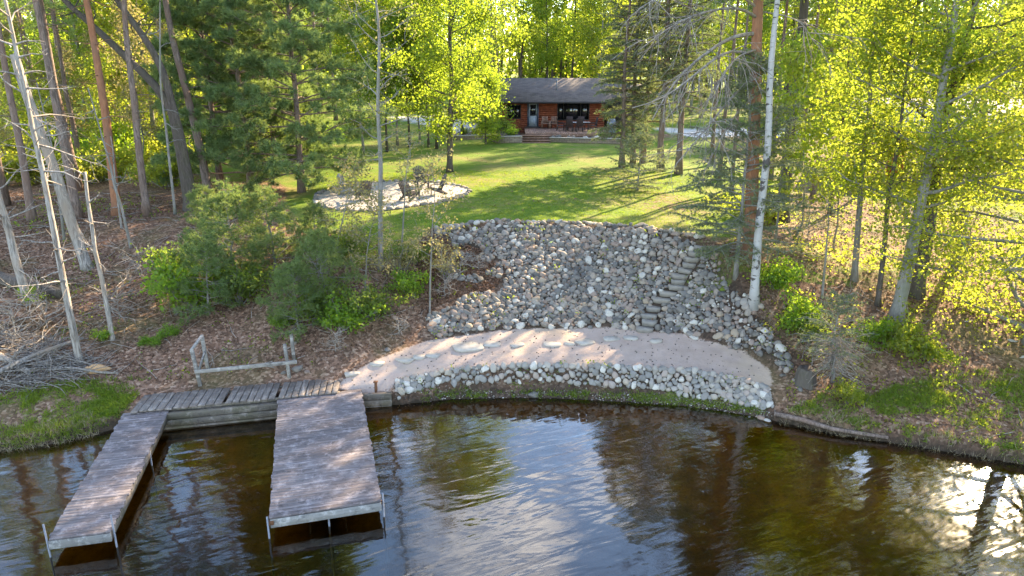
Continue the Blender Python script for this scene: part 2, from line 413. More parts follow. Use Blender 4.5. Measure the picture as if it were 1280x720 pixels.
def shingle():
    M = M_('roof_shingles'); o = M.objc()
    br = M.n('TexBrick', {'Vector': o, 'Color1': (.07, .058, .056), 'Color2': (.12, .10, .096), 'Mortar': (.04, .035, .035), 'Scale': 1., 'Brick Width': .33, 'Row Height': .16, 'Mortar Size': .008})
    n = M.noise(o, 1.4, 4.); c = M.mix(M.map(n, .4, .7, 0, .45), br.outputs[0], (.15, .125, .11))
    return M.pbr(c, .9, M.bump(br.outputs['Fac'], -.3, .01))
MAT['shingle'] = shingle()
def gravel():
    M = M_('pale_gravel'); p = M.pos(); v = M.n('TexVoronoi', {'Vector': p, 'Scale': 26.})
    s = M.n('SeparateColor', {0: v.outputs['Color']}).outputs[0]
    c = M.ramp(s, [(0., (.22, .195, .175)), (.5, (.34, .305, .275)), (1., (.45, .41, .37))])
    c = M.mix(M.map(M.noise(p, 1.1, 4.), .5, .7, 0, .5), c, (.36, .31, .28))
    return M.pbr(c, .9, M.bump(v.outputs['Distance'], .5, .03))
MAT['gravel'] = gravel()
def block():
    M = M_('wall_blocks'); o = M.objc()
    q = M.n('CombineXYZ', {0: M.n('SeparateXYZ', {0: o}).outputs[0], 1: M.n('SeparateXYZ', {0: o}).outputs[2], 2: 0.}).outputs[0]
    br = M.n('TexBrick', {'Vector': q, 'Color1': (.30, .24, .17), 'Color2': (.22, .17, .13), 'Mortar': (.07, .055, .045), 'Scale': 1., 'Brick Width': .4, 'Row Height': .15, 'Mortar Size': .012})
    n = M.noise(o, 6., 4.); c = M.mix(M.map(n, .4, .7, 0, .4), br.outputs[0], (.14, .12, .09))
    return M.pbr(c, .9, M.bump(br.outputs['Fac'], -.5, .02))
MAT['block'] = block()
def glass():
    M = M_('window_glass'); fr = M.n('Fresnel', {'IOR': 1.5}).outputs[0]
    d = M.n('BsdfDiffuse', {'Color': (.012, .012, .014)}).outputs[0]; g = M.n('BsdfGlossy', {'Color': (1., 1., 1.), 'Roughness': .03}).outputs[0]
    return M.surf(M.n('MixShader', {0: M.math('MULTIPLY_ADD', fr, 1., .06), 1: d, 2: g}).outputs[0])
MAT['glass'] = glass()
SUN, SKY, EXPO = 5.0, .15, 2.5
# ================================================================== GROUND
def axis(segs):
    out = []
    for a, b, s in segs: out += list(np.arange(a, b - 1e-6, s))
    return np.array(out + [segs[-1][1]])
gx = axis([(-700, -220, 60), (-220, -80, 14), (-80, -34, 1.6), (-34, -20, .4), (-20, 17, .14), (17, 34, .4), (34, 80, 1.6), (80, 220, 14), (220, 700, 60)])
gy = axis([(-200, -20, 30), (-20, 6, 2.6), (6, 15, .3), (15, 36, .14), (36, 66, .4), (66, 140, 2.), (140, 300, 16), (300, 900, 100)])
GX, GY = np.meshgrid(gx, gy); GZ = H(GX.ravel(), GY.ravel()).reshape(GX.shape)
SAND = gpoly([(418, 486), (436, 470), (478, 447), (535, 426), (640, 412), (760, 410), (850, 418), (930, 440), (960, 462), (966, 484), (860, 466), (760, 461), (650, 459), (560, 464), (495, 476), (488, 503), (452, 500)])
LAWN = [W(u, v, 3.7)[:2] for u, v in [(395, 302), (450, 304), (500, 297), (540, 285), (600, 277), (700, 277), (800, 283), (880, 297), (918, 292), (935, 268), (958, 240), (985, 218)]] + [(17, 52), (15, 60), (10, 63), (-8, 64), (-26, 66), (-34, 52), (-26, 46), (-14.5, 43), (-12.2, 39), (-11.2, 35)]
BANKG = [gpoly([(-60, 520), (0, 498), (60, 480), (130, 472), (178, 474), (172, 495), (150, 520), (120, 540), (60, 553), (0, 560), (-60, 570)]),
         gpoly([(985, 515), (1040, 488), (1090, 496), (1140, 470), (1200, 462), (1290, 462), (1290, 577), (1200, 562), (1100, 546), (1040, 538)]),
         gpoly([(496, 499), (560, 486), (640, 483), (760, 486), (860, 491), (950, 505), (962, 520), (900, 511), (760, 499), (640, 495), (560, 497)])]
PATIO_C = np.array([-6.2, 36.4]); PATIO_R = 3.8
ROAD = [(13.5, 70), (16, 63.5), (26, 64), (40, 66), (40, 73), (26, 71), (18, 72)]
ROAD2 = [(-8, 86), (-3.6, 74), (-2.6, 66.5), (-4.3, 66.5), (-7.5, 72), (-14, 84)]
fx, fy, fz = GX.ravel(), GY.ravel(), GZ.ravel()
near = (np.abs(fx) < 60) & (fy > 8) & (fy < 95)
def mask(poly, soft):
    o = np.zeros(len(fx)); o[near] = np.clip(.5 + sdist(fx[near], fy[near], poly) / soft, 0, 1); return o
m_lawn = mask(LAWN, 1.2); m_sand = mask(SAND, .35); m_road = np.maximum(mask(ROAD, .3), mask(ROAD2, .3))
m_bank = np.maximum.reduce([mask(p, .5) for p in BANKG]) * (.15 + .42 * vnoise(fx, fy, .8, 71) + .12 * vnoise(fx, fy, 2.6, 72))
g_lawn = m_lawn.copy(); m_lawn = m_lawn * (1 - (.38 + .25 * vnoise(fx, fy, .6, 41)) * np.exp(-((fx - 7.5) / 3.2) ** 2 - ((fy - 34) / 5.5) ** 2))
patch = vnoise(fx, fy, .28, 3)
m_wood = np.where((fy > 41) & (fx < -6), .35 + .4 * patch, 0) + np.where((fx > 6) & (fy > 24), .22 + .5 * patch, 0) + np.where(fy > 66, .4 + .3 * patch, 0)
m_slope = np.where((fz < 3.3) & (fz > .6), patch * .30, 0)
m_gr = np.clip(np.maximum.reduce([m_lawn, m_bank, m_wood, m_slope]), 0, 1)
y1 = np.interp(fx, CUR[0][:, 0], CUR[0][:, 1])
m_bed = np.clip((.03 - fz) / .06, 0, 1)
SL0 = gpoly([(540, 290), (600, 279), (700, 279), (800, 284), (872, 297), (905, 318), (950, 390), (1000, 452), (985, 467), (930, 442), (850, 419), (760, 410), (640, 412), (535, 426), (560, 385), (625, 362), (625, 330)])
BD0 = gpoly([(494, 477), (560, 462), (650, 456), (760, 458), (860, 463), (930, 474), (962, 486), (966, 508), (900, 499), (760, 482), (640, 477), (560, 483), (497, 503)])
m_soil = np.maximum.reduce([mask(SL0, .5), mask(BD0, .2), np.clip((.30 - fz) / .12, 0, 1) * np.where(fz > -.15, .9, 0) * near])
nx, ny = len(gx), len(gy)
i0 = (np.arange(ny - 1)[:, None] * nx + np.arange(nx - 1)[None, :]).ravel()
quads = np.stack([i0, i0 + 1, i0 + nx + 1, i0 + nx], 1)
cls = np.zeros(len(quads), int)
qm = lambda a: a[quads].mean(1)
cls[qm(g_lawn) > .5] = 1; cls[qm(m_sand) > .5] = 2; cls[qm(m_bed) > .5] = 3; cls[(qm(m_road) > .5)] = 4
def ground_piece(name, k):
    q = quads[cls == k]; idx = np.unique(q); re = np.zeros(len(fx), int); re[idx] = np.arange(len(idx))
    g = Geo(); g.add(np.stack([fx, fy, fz], 1)[idx], re[q], None, .5)
    me = g.mesh(name, MAT['ground'], True)
    for nm, arr in (('grass', m_gr), ('sand', m_sand), ('bed', m_bed), ('road', m_road), ('soil', m_soil)):
        a = me.attributes.new(nm, 'FLOAT', 'POINT'); a.data.foreach_set('value', arr[idx].astype(np.float32))
    tag(link(name, me), kind='structure')
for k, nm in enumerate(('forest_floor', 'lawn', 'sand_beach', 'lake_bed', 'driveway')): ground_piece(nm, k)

g = Geo(); xs = np.array([-400, -60, 60, 400.]); ysw = np.array([-200, 0, 12, 19, 23.2])
xx, yy = np.meshgrid(xs, ysw)
idx = (np.arange(4)[:, None] * 4 + np.arange(3)[None, :]).ravel()
g.add(np.stack([xx.ravel(), yy.ravel(), np.zeros(20)], 1), np.stack([idx, idx + 1, idx + 5, idx + 4], 1))
tag(part('water', g, MAT['water']), kind='structure')

# ================================================================== STONES
bpy_ico = None
def ico(sub):
    import bmesh
    bm = bmesh.new(); bmesh.ops.create_icosphere(bm, subdivisions=sub, radius=1.0)
    V = np.array([v.co[:] for v in bm.verts]); T = np.array([[v.index for v in f.verts] for f in bm.faces]); bm.free(); return V, T
ICV, ICT = ico(3); ICV2, ICT2 = ico(2)
def stone_shape(seed, V, flat=.62, rough=.16):
    r = np.random.default_rng(seed); P = V.copy()
    for k in range(5):
        d = r.normal(size=3); d /= np.linalg.norm(d); c = r.uniform(.55, .85)
        s = P @ d; over = np.clip(s - c, 0, None); P -= over[:, None] * d[None, :] * .8
    for k in range(4):
        d = r.normal(size=3) * 2.2; P *= (1 + rough * .4 * np.sin(V @ d + r.uniform(0, 6)))[:, None]
    return P * np.array([r.uniform(.85, 1.25), r.uniform(.75, 1.), r.uniform(flat * .8, flat * 1.2)])
SHAPES = [stone_shape(100 + k, ICV) for k in range(14)]; SHAPES2 = [stone_shape(100 + k, ICV2) for k in range(14)]
SMESH = []; CMESH = []
for k in range(14):
    g = Geo(); g.add(SHAPES[k], None, ICT, 0.0); SMESH.append(g.mesh('stone', MAT['stone'], True)); CMESH.append(g.mesh('cobble', MAT['cobble'], True))

def scatter(poly, rmin, rmax, tries, seed, overlap=.8, ysq=1.0, power=2.2, dens=None):
    r = np.random.default_rng(seed); P = np.array([p[:2] for p in poly]); lo, hi = P.min(0), P.max(0)
    xy = r.uniform(lo, hi, (tries, 2)); ok = inside(xy[:, 0], xy[:, 1], poly); xy = xy[ok]
    if dens is not None: xy = xy[r.random(len(xy)) < dens(xy[:, 0], xy[:, 1])]
    rad = rmin + (rmax - rmin) * r.random(len(xy)) ** power; o = np.argsort(-rad[:len(rad)//3]); 
    order = np.concatenate([o, np.arange(len(rad)//3, len(rad))]); xy, rad = xy[order], rad[order]
    cell = rmax * 2; grid = {}; out = []
    for (x, y), q in zip(xy, rad):
        cx, cy = int(x // cell), int(y * ysq // cell); good = True
        for a in (-1, 0, 1):
            for b in (-1, 0, 1):
                for (x2, y2, q2) in grid.get((cx + a, cy + b), ()):
                    if (x - x2) ** 2 + ((y - y2) * ysq) ** 2 < ((q + q2) * overlap) ** 2: good = False; break
                if not good: break
            if not good: break
        if good: grid.setdefault((cx, cy), []).append((x, y, q)); out.append((x, y, q))
    return np.array(out)

def lay_stones(pts, name, cat, label, group, rest_name, rest_label, seed, sink=.25, nmax=300, meshes=None, mat='stone'):
    meshes = meshes or SMESH
    r = np.random.default_rng(seed); n = len(pts); z = H(pts[:, 0], pts[:, 1])
    dist = np.hypot(pts[:, 0], pts[:, 1]); app = pts[:, 2] / dist
    big = set(np.argsort(-app)[:nmax].tolist()); g = Geo(); e = .12
    nxg = (H(pts[:, 0] + e, pts[:, 1]) - H(pts[:, 0] - e, pts[:, 1])) / (2 * e); nyg = (H(pts[:, 0], pts[:, 1] + e) - H(pts[:, 0], pts[:, 1] - e)) / (2 * e)
    for k in range(n):
        x, y, q = pts[k]; kk = int(r.integers(14)); nn = Vector((-nxg[k] * .7, -nyg[k] * .7, 1)).normalized()
        rot = nn.to_track_quat('Z', 'Y').to_matrix() @ Euler((r.normal() * .25, r.normal() * .25, r.uniform(0, 6.28))).to_matrix()
        c = Vector((x, y, z[k])) + nn * q * sink
        if k in big:
            o = link(name, meshes[kk], None, c, rot.to_euler(), q * 1.08); tag(o, label, cat, group)
        else:
            V = SHAPES2[kk] * q * 1.08 @ np.array(rot).T + np.array(c); g.add(V, None, ICT2, r.random())
    if g.n: tag(part(rest_name, g, MAT[mat], None, True), rest_label, cat, None, 'stuff')

SLOPE = gpoly([(536, 289), (600, 279), (700, 279), (800, 284), (872, 297), (905, 318), (925, 352), (950, 390), (985, 432), (1000, 452), (985, 467), (930, 442), (850, 419), (760, 410), (640, 412), (535, 426), (528, 410), (540, 375), (560, 340)])
BARE = gpoly([(530, 296), (560, 300), (600, 312), (622, 330), (628, 352), (612, 364), (575, 372), (545, 385), (528, 400), (520, 360)])
STEPPX = [(806, 414), (812, 405), (811, 397), (817, 388), (827, 377), (835, 369), (846, 361), (848, 354), (850, 347), (857, 340), (862, 333), (865, 326), (870, 319), (877, 312)]
STEPXY = [G(u, v) for u, v in STEPPX]
def sl_dens(x, y):
    d = sdist(x, y, BARE); o = np.where((d > -.25) & (vnoise(x, y, 2.4, 8) < .56 + np.clip(d, -.25, .4) * .5), 0, 1.)
    for p in STEPXY: o = np.where((np.abs(x - p[0]) < .40) & (np.abs(y - p[1]) < .16), 0, o)
    e = sdist(x, y, SLOPE); return o * (.30 + e * 1.5 > vnoise(x, y, 3.5, 18))
pts = scatter(SLOPE, .042, .15, 110000, 21, .74, 1.4, 3.2, sl_dens)
rim = []
for u in np.arange(545, 880, 6.4):
    v = np.interp(u, [536, 600, 700, 800, 880], [287.5, 278, 278, 283.5, 298]); p = G(u, v + RS.normal() * .8); rim.append((p[0], p[1], RS.uniform(.10, .17)))
pts = np.concatenate([np.array(rim), pts])
lay_stones(pts, 'fieldstone', 'fieldstone', 'grey and tan fieldstone piled on the rock slope between lawn and beach', 'fieldstones on the rock slope',
           'fieldstone_mass', 'smaller grey and tan fieldstones filling the rock slope below the lawn', 5, .22)
BAND = gpoly([(494, 477), (560, 462), (650, 456), (760, 458), (860, 463), (930, 474), (962, 486), (966, 510), (940, 509), (900, 500), (840, 489), (760, 483), (700, 478), (640, 478), (560, 484), (497, 504)])
def bd_dens(x, y):
    return np.where(vnoise(x, y, .9, 31) > .25, 1, .75)
pts = scatter(BAND, .045, .115, 80000, 22, .74, 2.2, 1.5, bd_dens)
lay_stones(pts, 'shore_cobble', 'cobble', 'smooth pale cobble in the low stone band between beach and lake', 'cobbles in the shoreline band',
           'shore_cobble_mass', 'smaller smooth cobbles filling the low stone band above the waterline', 6, .30, 300, CMESH, 'cobble')
# loose stones off the pile
LOOSE = [(563, 419), (484, 438), (978, 470), (993, 476), (1000, 488), (936, 523), (951, 524), (958, 528), (926, 527), (667, 494), (368, 430), (372, 462), (384, 466), (355, 467), (1011, 419), (950, 384), (942, 392), (880, 405), (1022, 440)]
for u, v in LOOSE:
    p = G(u, v); q = RS.uniform(.09, .17)
    tag(link('loose_stone', SMESH[int(RS.integers(14))], None, (p[0], p[1], p[2] + q * .25), (0, 0, RS.uniform(0, 6)), q), 'single loose rounded stone lying apart from the stone piles', 'stone', 'loose stones off the piles')
# gravel along the waterline
g = Geo(); r = np.random.default_rng(44)
for k in range(1500):
    u = r.uniform(492, 968); v = np.interp(u, [490, 560, 640, 700, 760, 840, 900, 960], [503, 494, 492, 493, 496, 501, 508, 519]) + r.normal() * 3.2
    p = W(u, v, .03); z = h(p[0], p[1]); q = r.uniform(.008, .028)
    g.add(ICV2[:] * np.array([q, q, q * .6]) + np.array([p[0], p[1], z + q * .2]), None, ICT2, r.random())
tag(part('shore_pebbles', g, MAT['stone'], None, True), 'tiny pebbles strewn along the waterline below the cobble band', 'pebbles', None, 'stuff')

# stone steps
ORD = ['bottom', 'second', 'third', 'fourth', 'fifth', 'sixth', 'seventh', 'eighth', 'ninth', 'tenth', 'eleventh', 'twelfth', 'thirteenth', 'topmost']
def slab_geo(seed, w, d, t):
    r = np.random.default_rng(seed); n = 10; an = np.sort(np.linspace(0, 6.283, n, endpoint=False) + r.normal(size=n) * .12)
    rx = np.sign(np.cos(an)) * np.abs(np.cos(an)) ** .6 * w / 2 * r.uniform(.88, 1.06, n); ry = np.sign(np.sin(an)) * np.abs(np.sin(an)) ** .6 * d / 2 * r.uniform(.85, 1.06, n)
    g = Geo(); V = []
    for z, s in ((-t, .95), (-t * .08, 1.), (0, .985)):
        V += [(a * s, b * s, z + r.normal() * t * .04) for a, b in zip(rx, ry)]
    V += [(0, 0, -t), (0, 0, .005)]
    Q = [(k * n + i, k * n + (i + 1) % n, (k + 1) * n + (i + 1) % n, (k + 1) * n + i) for k in range(2) for i in range(n)]
    T = [(3 * n, (i + 1) % n, i) for i in range(n)] + [(3 * n + 1, 2 * n + i, 2 * n + (i + 1) % n) for i in range(n)]
    g.add(V, Q, T, r.random()); return g
for k, (p, nm) in enumerate(zip(STEPXY, ORD)):
    o = part('stone_step', slab_geo(300 + k, RS.uniform(.54, .74), RS.uniform(.36, .48), .15), MAT['step'])
    o.location = (p[0], p[1] + .03, p[2] + .12); o.rotation_euler = (RS.normal() * .03, RS.normal() * .03, -.25 + RS.normal() * .12)
    lab = f'flat grey stone step, {nm} in the stair up the rock slope' if nm in ('bottom', 'topmost') else f'flat grey stone step, {nm} from the bottom of the stair'
    tag(o, lab, 'stone step', 'stone steps up the rock slope')
SS = [(440, 467, .5, 'flat pale stepping stone on the sand closest to the boardwalk end'), (471, 455, .5, 'white tilted stepping stone, second from the boardwalk'), (506, 450, .62, 'broad grey stepping stone on the sand below the leafy bank'),
      (524, 447, .45, 'half buried tan stepping stone beside the pointed one'), (541, 445, .5, 'pointed dark edged stepping stone on the upper sand'), (586, 434, 1.1, 'largest long pale stepping stone on the sand'),
      (615, 431, .62, 'flat grey stepping stone just right of the largest one'), (647, 432, .5, 'half buried grey stepping stone in mid beach'), (690, 431, .6, 'white oval stepping stone in the middle of the sand'),
      (712, 430, .4, 'small flat stepping stone between two white ovals'), (731, 428, .68, 'wide white stepping stone left of the stair foot'), (764, 424, .6, 'round white stepping stone nearer the stair foot'),
      (788, 423, .55, 'tan stepping stone directly below the bottom stair step'), (820, 427, .45, 'small stepping stone on sand right of the stair foot')]
for k, (u, v, w, lab) in enumerate(SS):
    p = G(u, v); o = part('stepping_stone', slab_geo(400 + k, w, w * .72, .09), MAT['slab']); o.location = (p[0], p[1], p[2] + .045); o.rotation_euler = (RS.normal() * .03, RS.normal() * .03, RS.uniform(-.5, .5)); tag(o, lab, 'stepping stone', 'stepping stones across the beach')

# ================================================================== DOCKS
def quad_frame(pts, z):
    A, B, C, D = [W(u, v, z) for u, v in pts]   # far-left, far-right, near-right, near-left
    return A, B, C, D
def rot2(v): return math.atan2(v[1], v[0])
# wide dock
Zd = .50
A, B, C, D = quad_frame([(348, 497), (451, 487), (475, 632), (340, 641)], Zd)
axv = ((B - A) + (C - D)) / 2; wid = 2.44; lng = np.linalg.norm((A + B) / 2 - (C + D) / 2); mid = (A + B + C + D) / 4; rz = rot2(((A + B) - (C + D))[:2]) - math.pi / 2
t = thing('wide_dock', 'wide weathered grey board dock standing on steel pipe legs in the lake', 'dock', (mid[0], mid[1], Zd), rz)
g = Geo(); nb = 44; st = lng / nb
for k in range(nb):
    y = -lng / 2 + st * (k + .5); box(g, (RS.normal() * .008, y, -.019 + RS.normal() * .002), (wid + RS.normal() * .014, st - .007, .038), (0, RS.normal() * .002, 0), .004, RS.random())
part('deck_boards', g, MAT['dock'], t)
g = Geo(); box(g, (0, -lng / 2 + .02, -.16), (wid - .02, .045, .21), None, .004)
part('fascia', g, MAT['fascia'], t)
g = Geo()
for s in (-1, 1): beam(g, (s * (wid / 2 - .05), -lng / 2 + .046, -.15), (s * (wid / 2 - .05), lng / 2, -.15), .045, .20)
for x in (-.4, .4): beam(g, (x, -lng / 2 + .046, -.15), (x, lng / 2, -.15), .045, .18)
part('side_beams', g, MAT['timber'], t)
def pipe_leg(t, x, y, top, bot, br=None):
    g = Geo(); tube(g, [(x, y, bot), (x, y, top)], .021, 8, cap=True); p = part('leg', g, MAT['galv'], t)
    if br is not None:
        g = Geo(); box(g, (x + br, y + .03, -.13), (.11, .07, .1), None, .008); part('bracket', g, MAT['rust'], p)
for x, y, top, b in ((-wid / 2 - .04, -lng / 2 - .02, .05, .07), (wid / 2 + .04, -lng / 2 + .1, .12, -.07), (.03, -lng / 2 + .08, -.28, None), (-wid / 2 + .1, .2, -.06, None), (wid / 2 - .1, .2, -.06, None)): pipe_leg(t, x, y, top, -2.6, b)
# narrow pier
A, B, C, D = quad_frame([(157, 516), (209, 512), (133, 665), (64, 674)], .47)
lng = np.linalg.norm((A + B) / 2 - (C + D) / 2); wid = 1.22; mid = (A + B + C + D) / 4; rz = rot2(((A + B) - (C + D))[:2]) - math.pi / 2
t = thing('narrow_pier', 'long narrow weathered pier slanting out from the left end of the boardwalk', 'pier', (mid[0], mid[1], .47), rz)
g = Geo(); nb = 46; st = lng / nb
for k in range(nb):
    y = -lng / 2 + st * (k + .5); box(g, (RS.normal() * .012, y, -.019 + RS.normal() * .003), (wid + RS.normal() * .02, st - .009, .038), (0, RS.normal() * .004, RS.normal() * .003), .004, RS.random())
part('deck_boards', g, MAT['dock'], t)
g = Geo(); box(g, (0, -lng / 2 + .02, -.15), (wid - .02, .045, .2), None, .004); part('fascia', g, MAT['fascia'], t)
g = Geo()
for s in (-1, 1): beam(g, (s * (wid / 2 - .04), -lng / 2 + .046, -.15), (s * (wid / 2 - .04), lng / 2, -.15), .045, .2)
part('side_beams', g, MAT['timber'], t)
for x, y, top, b in ((-wid / 2 - .03, -lng / 2 + .06, .34, None), (wid / 2 + .03, -lng / 2 + .1, .34, None), (wid / 2 - .02, .6, -.06, None), (-wid / 2 + .05, .6, -.06, None)): pipe_leg(t, x, y, top, -2.6, b)
# boardwalk along the seawall: three runs of planks
A = W(168, 513, .56); B = W(432, 488, .56); dv = (B - A); L = np.linalg.norm(dv); rz = rot2(dv[:2])
t = thing('boardwalk', 'weathered plank boardwalk along the shore joining the two docks', 'boardwalk', (A[0], A[1], .56), rz)
def run(x0, x1, n):
    g = Geo(); st = (x1 - x0) / n
    for k in range(n): box(g, (x0 + st * (k + .5), .47 + RS.normal() * .015, -.02 + RS.normal() * .004), (st - .025, 1.12 + RS.normal() * .02, .045), (0, 0, -.10 + RS.normal() * .006), .005, RS.random())
    return g
for x0, x1, n in ((-.05, L * .41, 11), (L * .425, L * .66, 7), (L * .675, L * .97, 9)): part('plank_section', run(x0, x1, n), MAT['walk'], t)
g = Geo()
for y in (.06, .86): beam(g, (-.05, y, -.12), (L * .97, y, -.12), .09, .13)
part('joists', g, MAT['timber'], t)
# seawall of stacked timbers beneath the boardwalk edge
t = thing('timber_seawall', 'low dark wall of stacked old timbers between the boardwalk and the water', 'seawall', (A[0], A[1], 0), rz)
for k, (z, dy) in enumerate(((.36, -.16), (.17, -.22), (-.03, -.20), (-.24, -.24))):
    g = Geo(); beam(g, (.3 + k * .05, dy, z), (L * .72, dy + .02, z - .015), .19, .18, bev=.02); part('timber', g, MAT['timber'], t)
a, b = W(450, 493, .42), W(489, 491, .42); dv = b - a
t = thing('timber_bulkhead', 'short dark timber edge holding mossy sand beside the wide dock', 'bulkhead', (a[0], a[1], 0), rot2(dv[:2]))
for z in (.32, .12, -.08):
    g = Geo(); beam(g, (0, 0, z), (np.linalg.norm(dv), .02, z), .16, .19, bev=.015); part('timber', g, MAT['timber'], t)
p = G(470, 491)
t = thing('mooring_post', 'short dark rusty iron post standing in mossy sand by the bulkhead', 'post', (p[0], p[1], p[2]))
g = Geo(); tube(g, [(0, 0, -.2), (.01, 0, .36)], .045, 10, cap=True); part('shaft', g, MAT['rust'], t)
g = Geo(); box(g, (.01, 0, .37), (.13, .13, .025), None, .005); part('cap_plate', g, MAT['rust'], t)
# log edging to the right of the beach
a, b, c = W(968, 517, .22), W(1040, 536, .16), W(1110, 547, .12)
g = Geo(); tube(g, [a, (a + b) / 2 + np.array([0, .04, .02]), b, c], [.07, .075, .06, .05], 9, cap=True)
tag(part('shore_log', g, MAT['bark_pine'], None, True), 'weathered dark log edging the bank right of the cobble band', 'log')

# old wooden rack on the bank
p0, p1 = G(251, 482), G(362, 472)
dv = p1 - p0; Lr = np.linalg.norm(dv[:2]); t = thing('boat_rack', 'old grey wooden rack with two post frames and one long rail', 'rack', p0, rot2(dv[:2]))
back = .75
def post(x, y, top, lean=0): 
    g = Geo(); zb = h(*(p0[:2] + np.array([math.cos(rot2(dv[:2])) * x - math.sin(rot2(dv[:2])) * y, math.sin(rot2(dv[:2])) * x + math.cos(rot2(dv[:2])) * y]))) - p0[2]
    beam(g, (x, y, zb - .15), (x + lean, y, top), .1, .1, up=(0, 1, 0), bev=.008); part('post', g, MAT['rackwood'], t)
post(0, 0, 1.22, -.12); post(.08, back, 1.38, -.06); post(Lr, 0, 1.2, -.05); post(Lr + .08, back, 1.32, -.02)
g = Geo(); beam(g, (-.12, -.04, 1.2), (.03, back + .04, 1.36), .09, .05, bev=.006); part('cross_bar', g, MAT['rackwood'], t)
g = Geo(); beam(g, (.02, -.02, .55), (.07, back, .85), .05, .09, bev=.006); part('cross_bar', g, MAT['rackwood'], t)
g = Geo(); beam(g, (-.1, -.08, .5), (Lr + .28, -.08, .62), .07, .11, bev=.008); part('rail', g, MAT['rackwood'], t)

# ================================================================== GRAVEL PATIO + CHAIRS
g = Geo(); n = 72; V = []; zc = 3.78
rr = lambda a: PATIO_R * (1 + .035 * math.sin(3 * a + 1) + .02 * math.sin(7 * a))
rings = 6
for k in range(rings + 1):
    for i in range(n):
        a = i / n * 6.2832; q = rr(a) * k / rings; x, y = PATIO_C[0] + q * math.cos(a), PATIO_C[1] + q * math.sin(a); V.append((x, y, h(x, y) + .03))
Q = [(k * n + i, k * n + (i + 1) % n, (k + 1) * n + (i + 1) % n, (k + 1) * n + i) for k in range(rings) for i in range(n)]
g.add(V, Q); tag(part('gravel_patio', g, MAT['gravel']), 'round pale gravel patio set into the lawn', 'patio', None, 'structure')
for i in range(58):
    a = i / 58 * 6.2832; q = rr(a) + .06; x, y = PATIO_C[0] + q * math.cos(a), PATIO_C[1] + q * math.sin(a); s = RS.uniform(.12, .2)
    tag(link('edging_stone', SMESH[i % 14], None, (x, y, h(x, y) + .04), (0, 0, RS.uniform(0, 6)), s), 'small grey edging stone bordering the round gravel patio', 'edging stone', 'edging stones round the gravel patio')
def adirondack(loc, rz, label, mat='adirondack'):
    t = thing('adirondack_chair', label, 'garden chair', loc, rz, 'adirondack chairs on the gravel patio')   # faces -Y
    m = MAT[mat]; g = Geo()
    for k in range(6):
        f = k / 5; box(g, (0, -.32 + f * .55, .38 - f * .13), (.55, .095, .024), (-.23, 0, 0), .004, RS.random())
    part('seat', g, m, t)
    g = Geo()
    for k in range(7):
        x = (k - 3) * .085; top = .62 + .17 * math.cos((k - 3) / 3 * 1.25); spread = 1 + .16
        beam(g, (x * .92, .22, .24), (x * spread, .22 + top * .42, .24 + top), .076, .022, up=(0, -1, .4), bev=.004)
    beam(g, (-.27, .36, .50), (.27, .36, .50), .03, .08); beam(g, (-.3, .48, .80), (.3, .48, .80), .025, .07)
    part('backrest', g, m, t)
    for s in (-1, 1):
        g = Geo(); beam(g, (s * .34, -.36, .56), (s * .36, .40, .585), .14, .026, bev=.004); part('arm', g, m, t)
        g = Geo(); beam(g, (s * .30, -.33, 0), (s * .30, -.33, .545), .09, .035, up=(0, 1, 0), bev=.003); part('leg', g, m, t)
        g = Geo(); beam(g, (s * .285, -.34, .36), (s * .285, .52, .05), .03, .12); part('leg', g, m, t)
def onp(u, v):
    p = G(u, v); return (p[0], p[1], p[2] + .03)
adirondack(onp(513, 251), R(152), 'dark adirondack chair seen from behind, nearest the front edge of the gravel patio')
adirondack(onp(527, 233), R(22), 'tall backed adirondack chair facing the lake on the far rim of the patio')
adirondack(onp(545, 244), R(-68), 'adirondack chair turned sideways on the right side of the patio')
adirondack(onp(455, 250), R(205), 'dark adirondack chair facing away on the left side of the patio')
adirondack(onp(437, 243), R(75), 'pale sunlit adirondack chair at the far left of the patio', 'fascia')  # paler wood than the other chairs: sunlight put into its colour
# ================================================================== LOG CABIN (front wall faces the lake, -Y)
HX = lambda u: (u - 640) * .0729
HO = (3.3, 67.0, 4.5)
t = thing('log_cabin', 'red brown log cabin with a dark shingled roof behind the lawn', 'cabin', HO)
ox = lambda u: HX(u) - HO[0]
x0, x1 = ox(604), ox(755); depth = 7.6; hw = 2.46
def logs(g, xa, xb, za, zb, y=0.0):
    n = max(1, int(round((zb - za) / .175))); s = (zb - za) / n
    for k in range(n):
        z = za + s * (k + .5); V = []; prof = [(0, -.5), (-.055, -.36), (-.08, 0), (-.055, .36), (0, .46), (0, .5)]
        for x in (xa, xb): V += [(x, y + a, z + b * s) for a, b in prof]
        m = len(prof); g.add(V, [(i, m + i, m + i + 1, i + 1) for i in range(m - 1)], None, RS.random())
g = Geo()
wl, wr = ox(634), ox(651); dl, dr = ox(659), ox(673); pl, pr = ox(696), ox(736)
logs(g, x0, wl, -.6, hw); logs(g, wl, wr, -.6, .75); logs(g, wl, wr, 2.0, hw); logs(g, wr, dl, -.6, hw); logs(g, dl, dr, 2.2, hw)
logs(g, dr, pl, -.6, hw); logs(g, pl, pr, -.6, .62); logs(g, pl, pr, 2.25, hw); logs(g, pr, x1, -.6, hw)
part('front_wall', g, MAT['logwall'], t)
rz_ = 4.2; rise = 1.78
def sidewall(x):
    g = Geo(); g.add([(x, .02, -.6), (x, depth, -.6), (x, depth, hw), (x, depth / 2, hw + rise - .15), (x, .02, hw)], [(0, 1, 2, 4)], [(4, 2, 3)]); return g
for x in (x0, x1): part('side_wall', sidewall(x), MAT['logwall'], t)
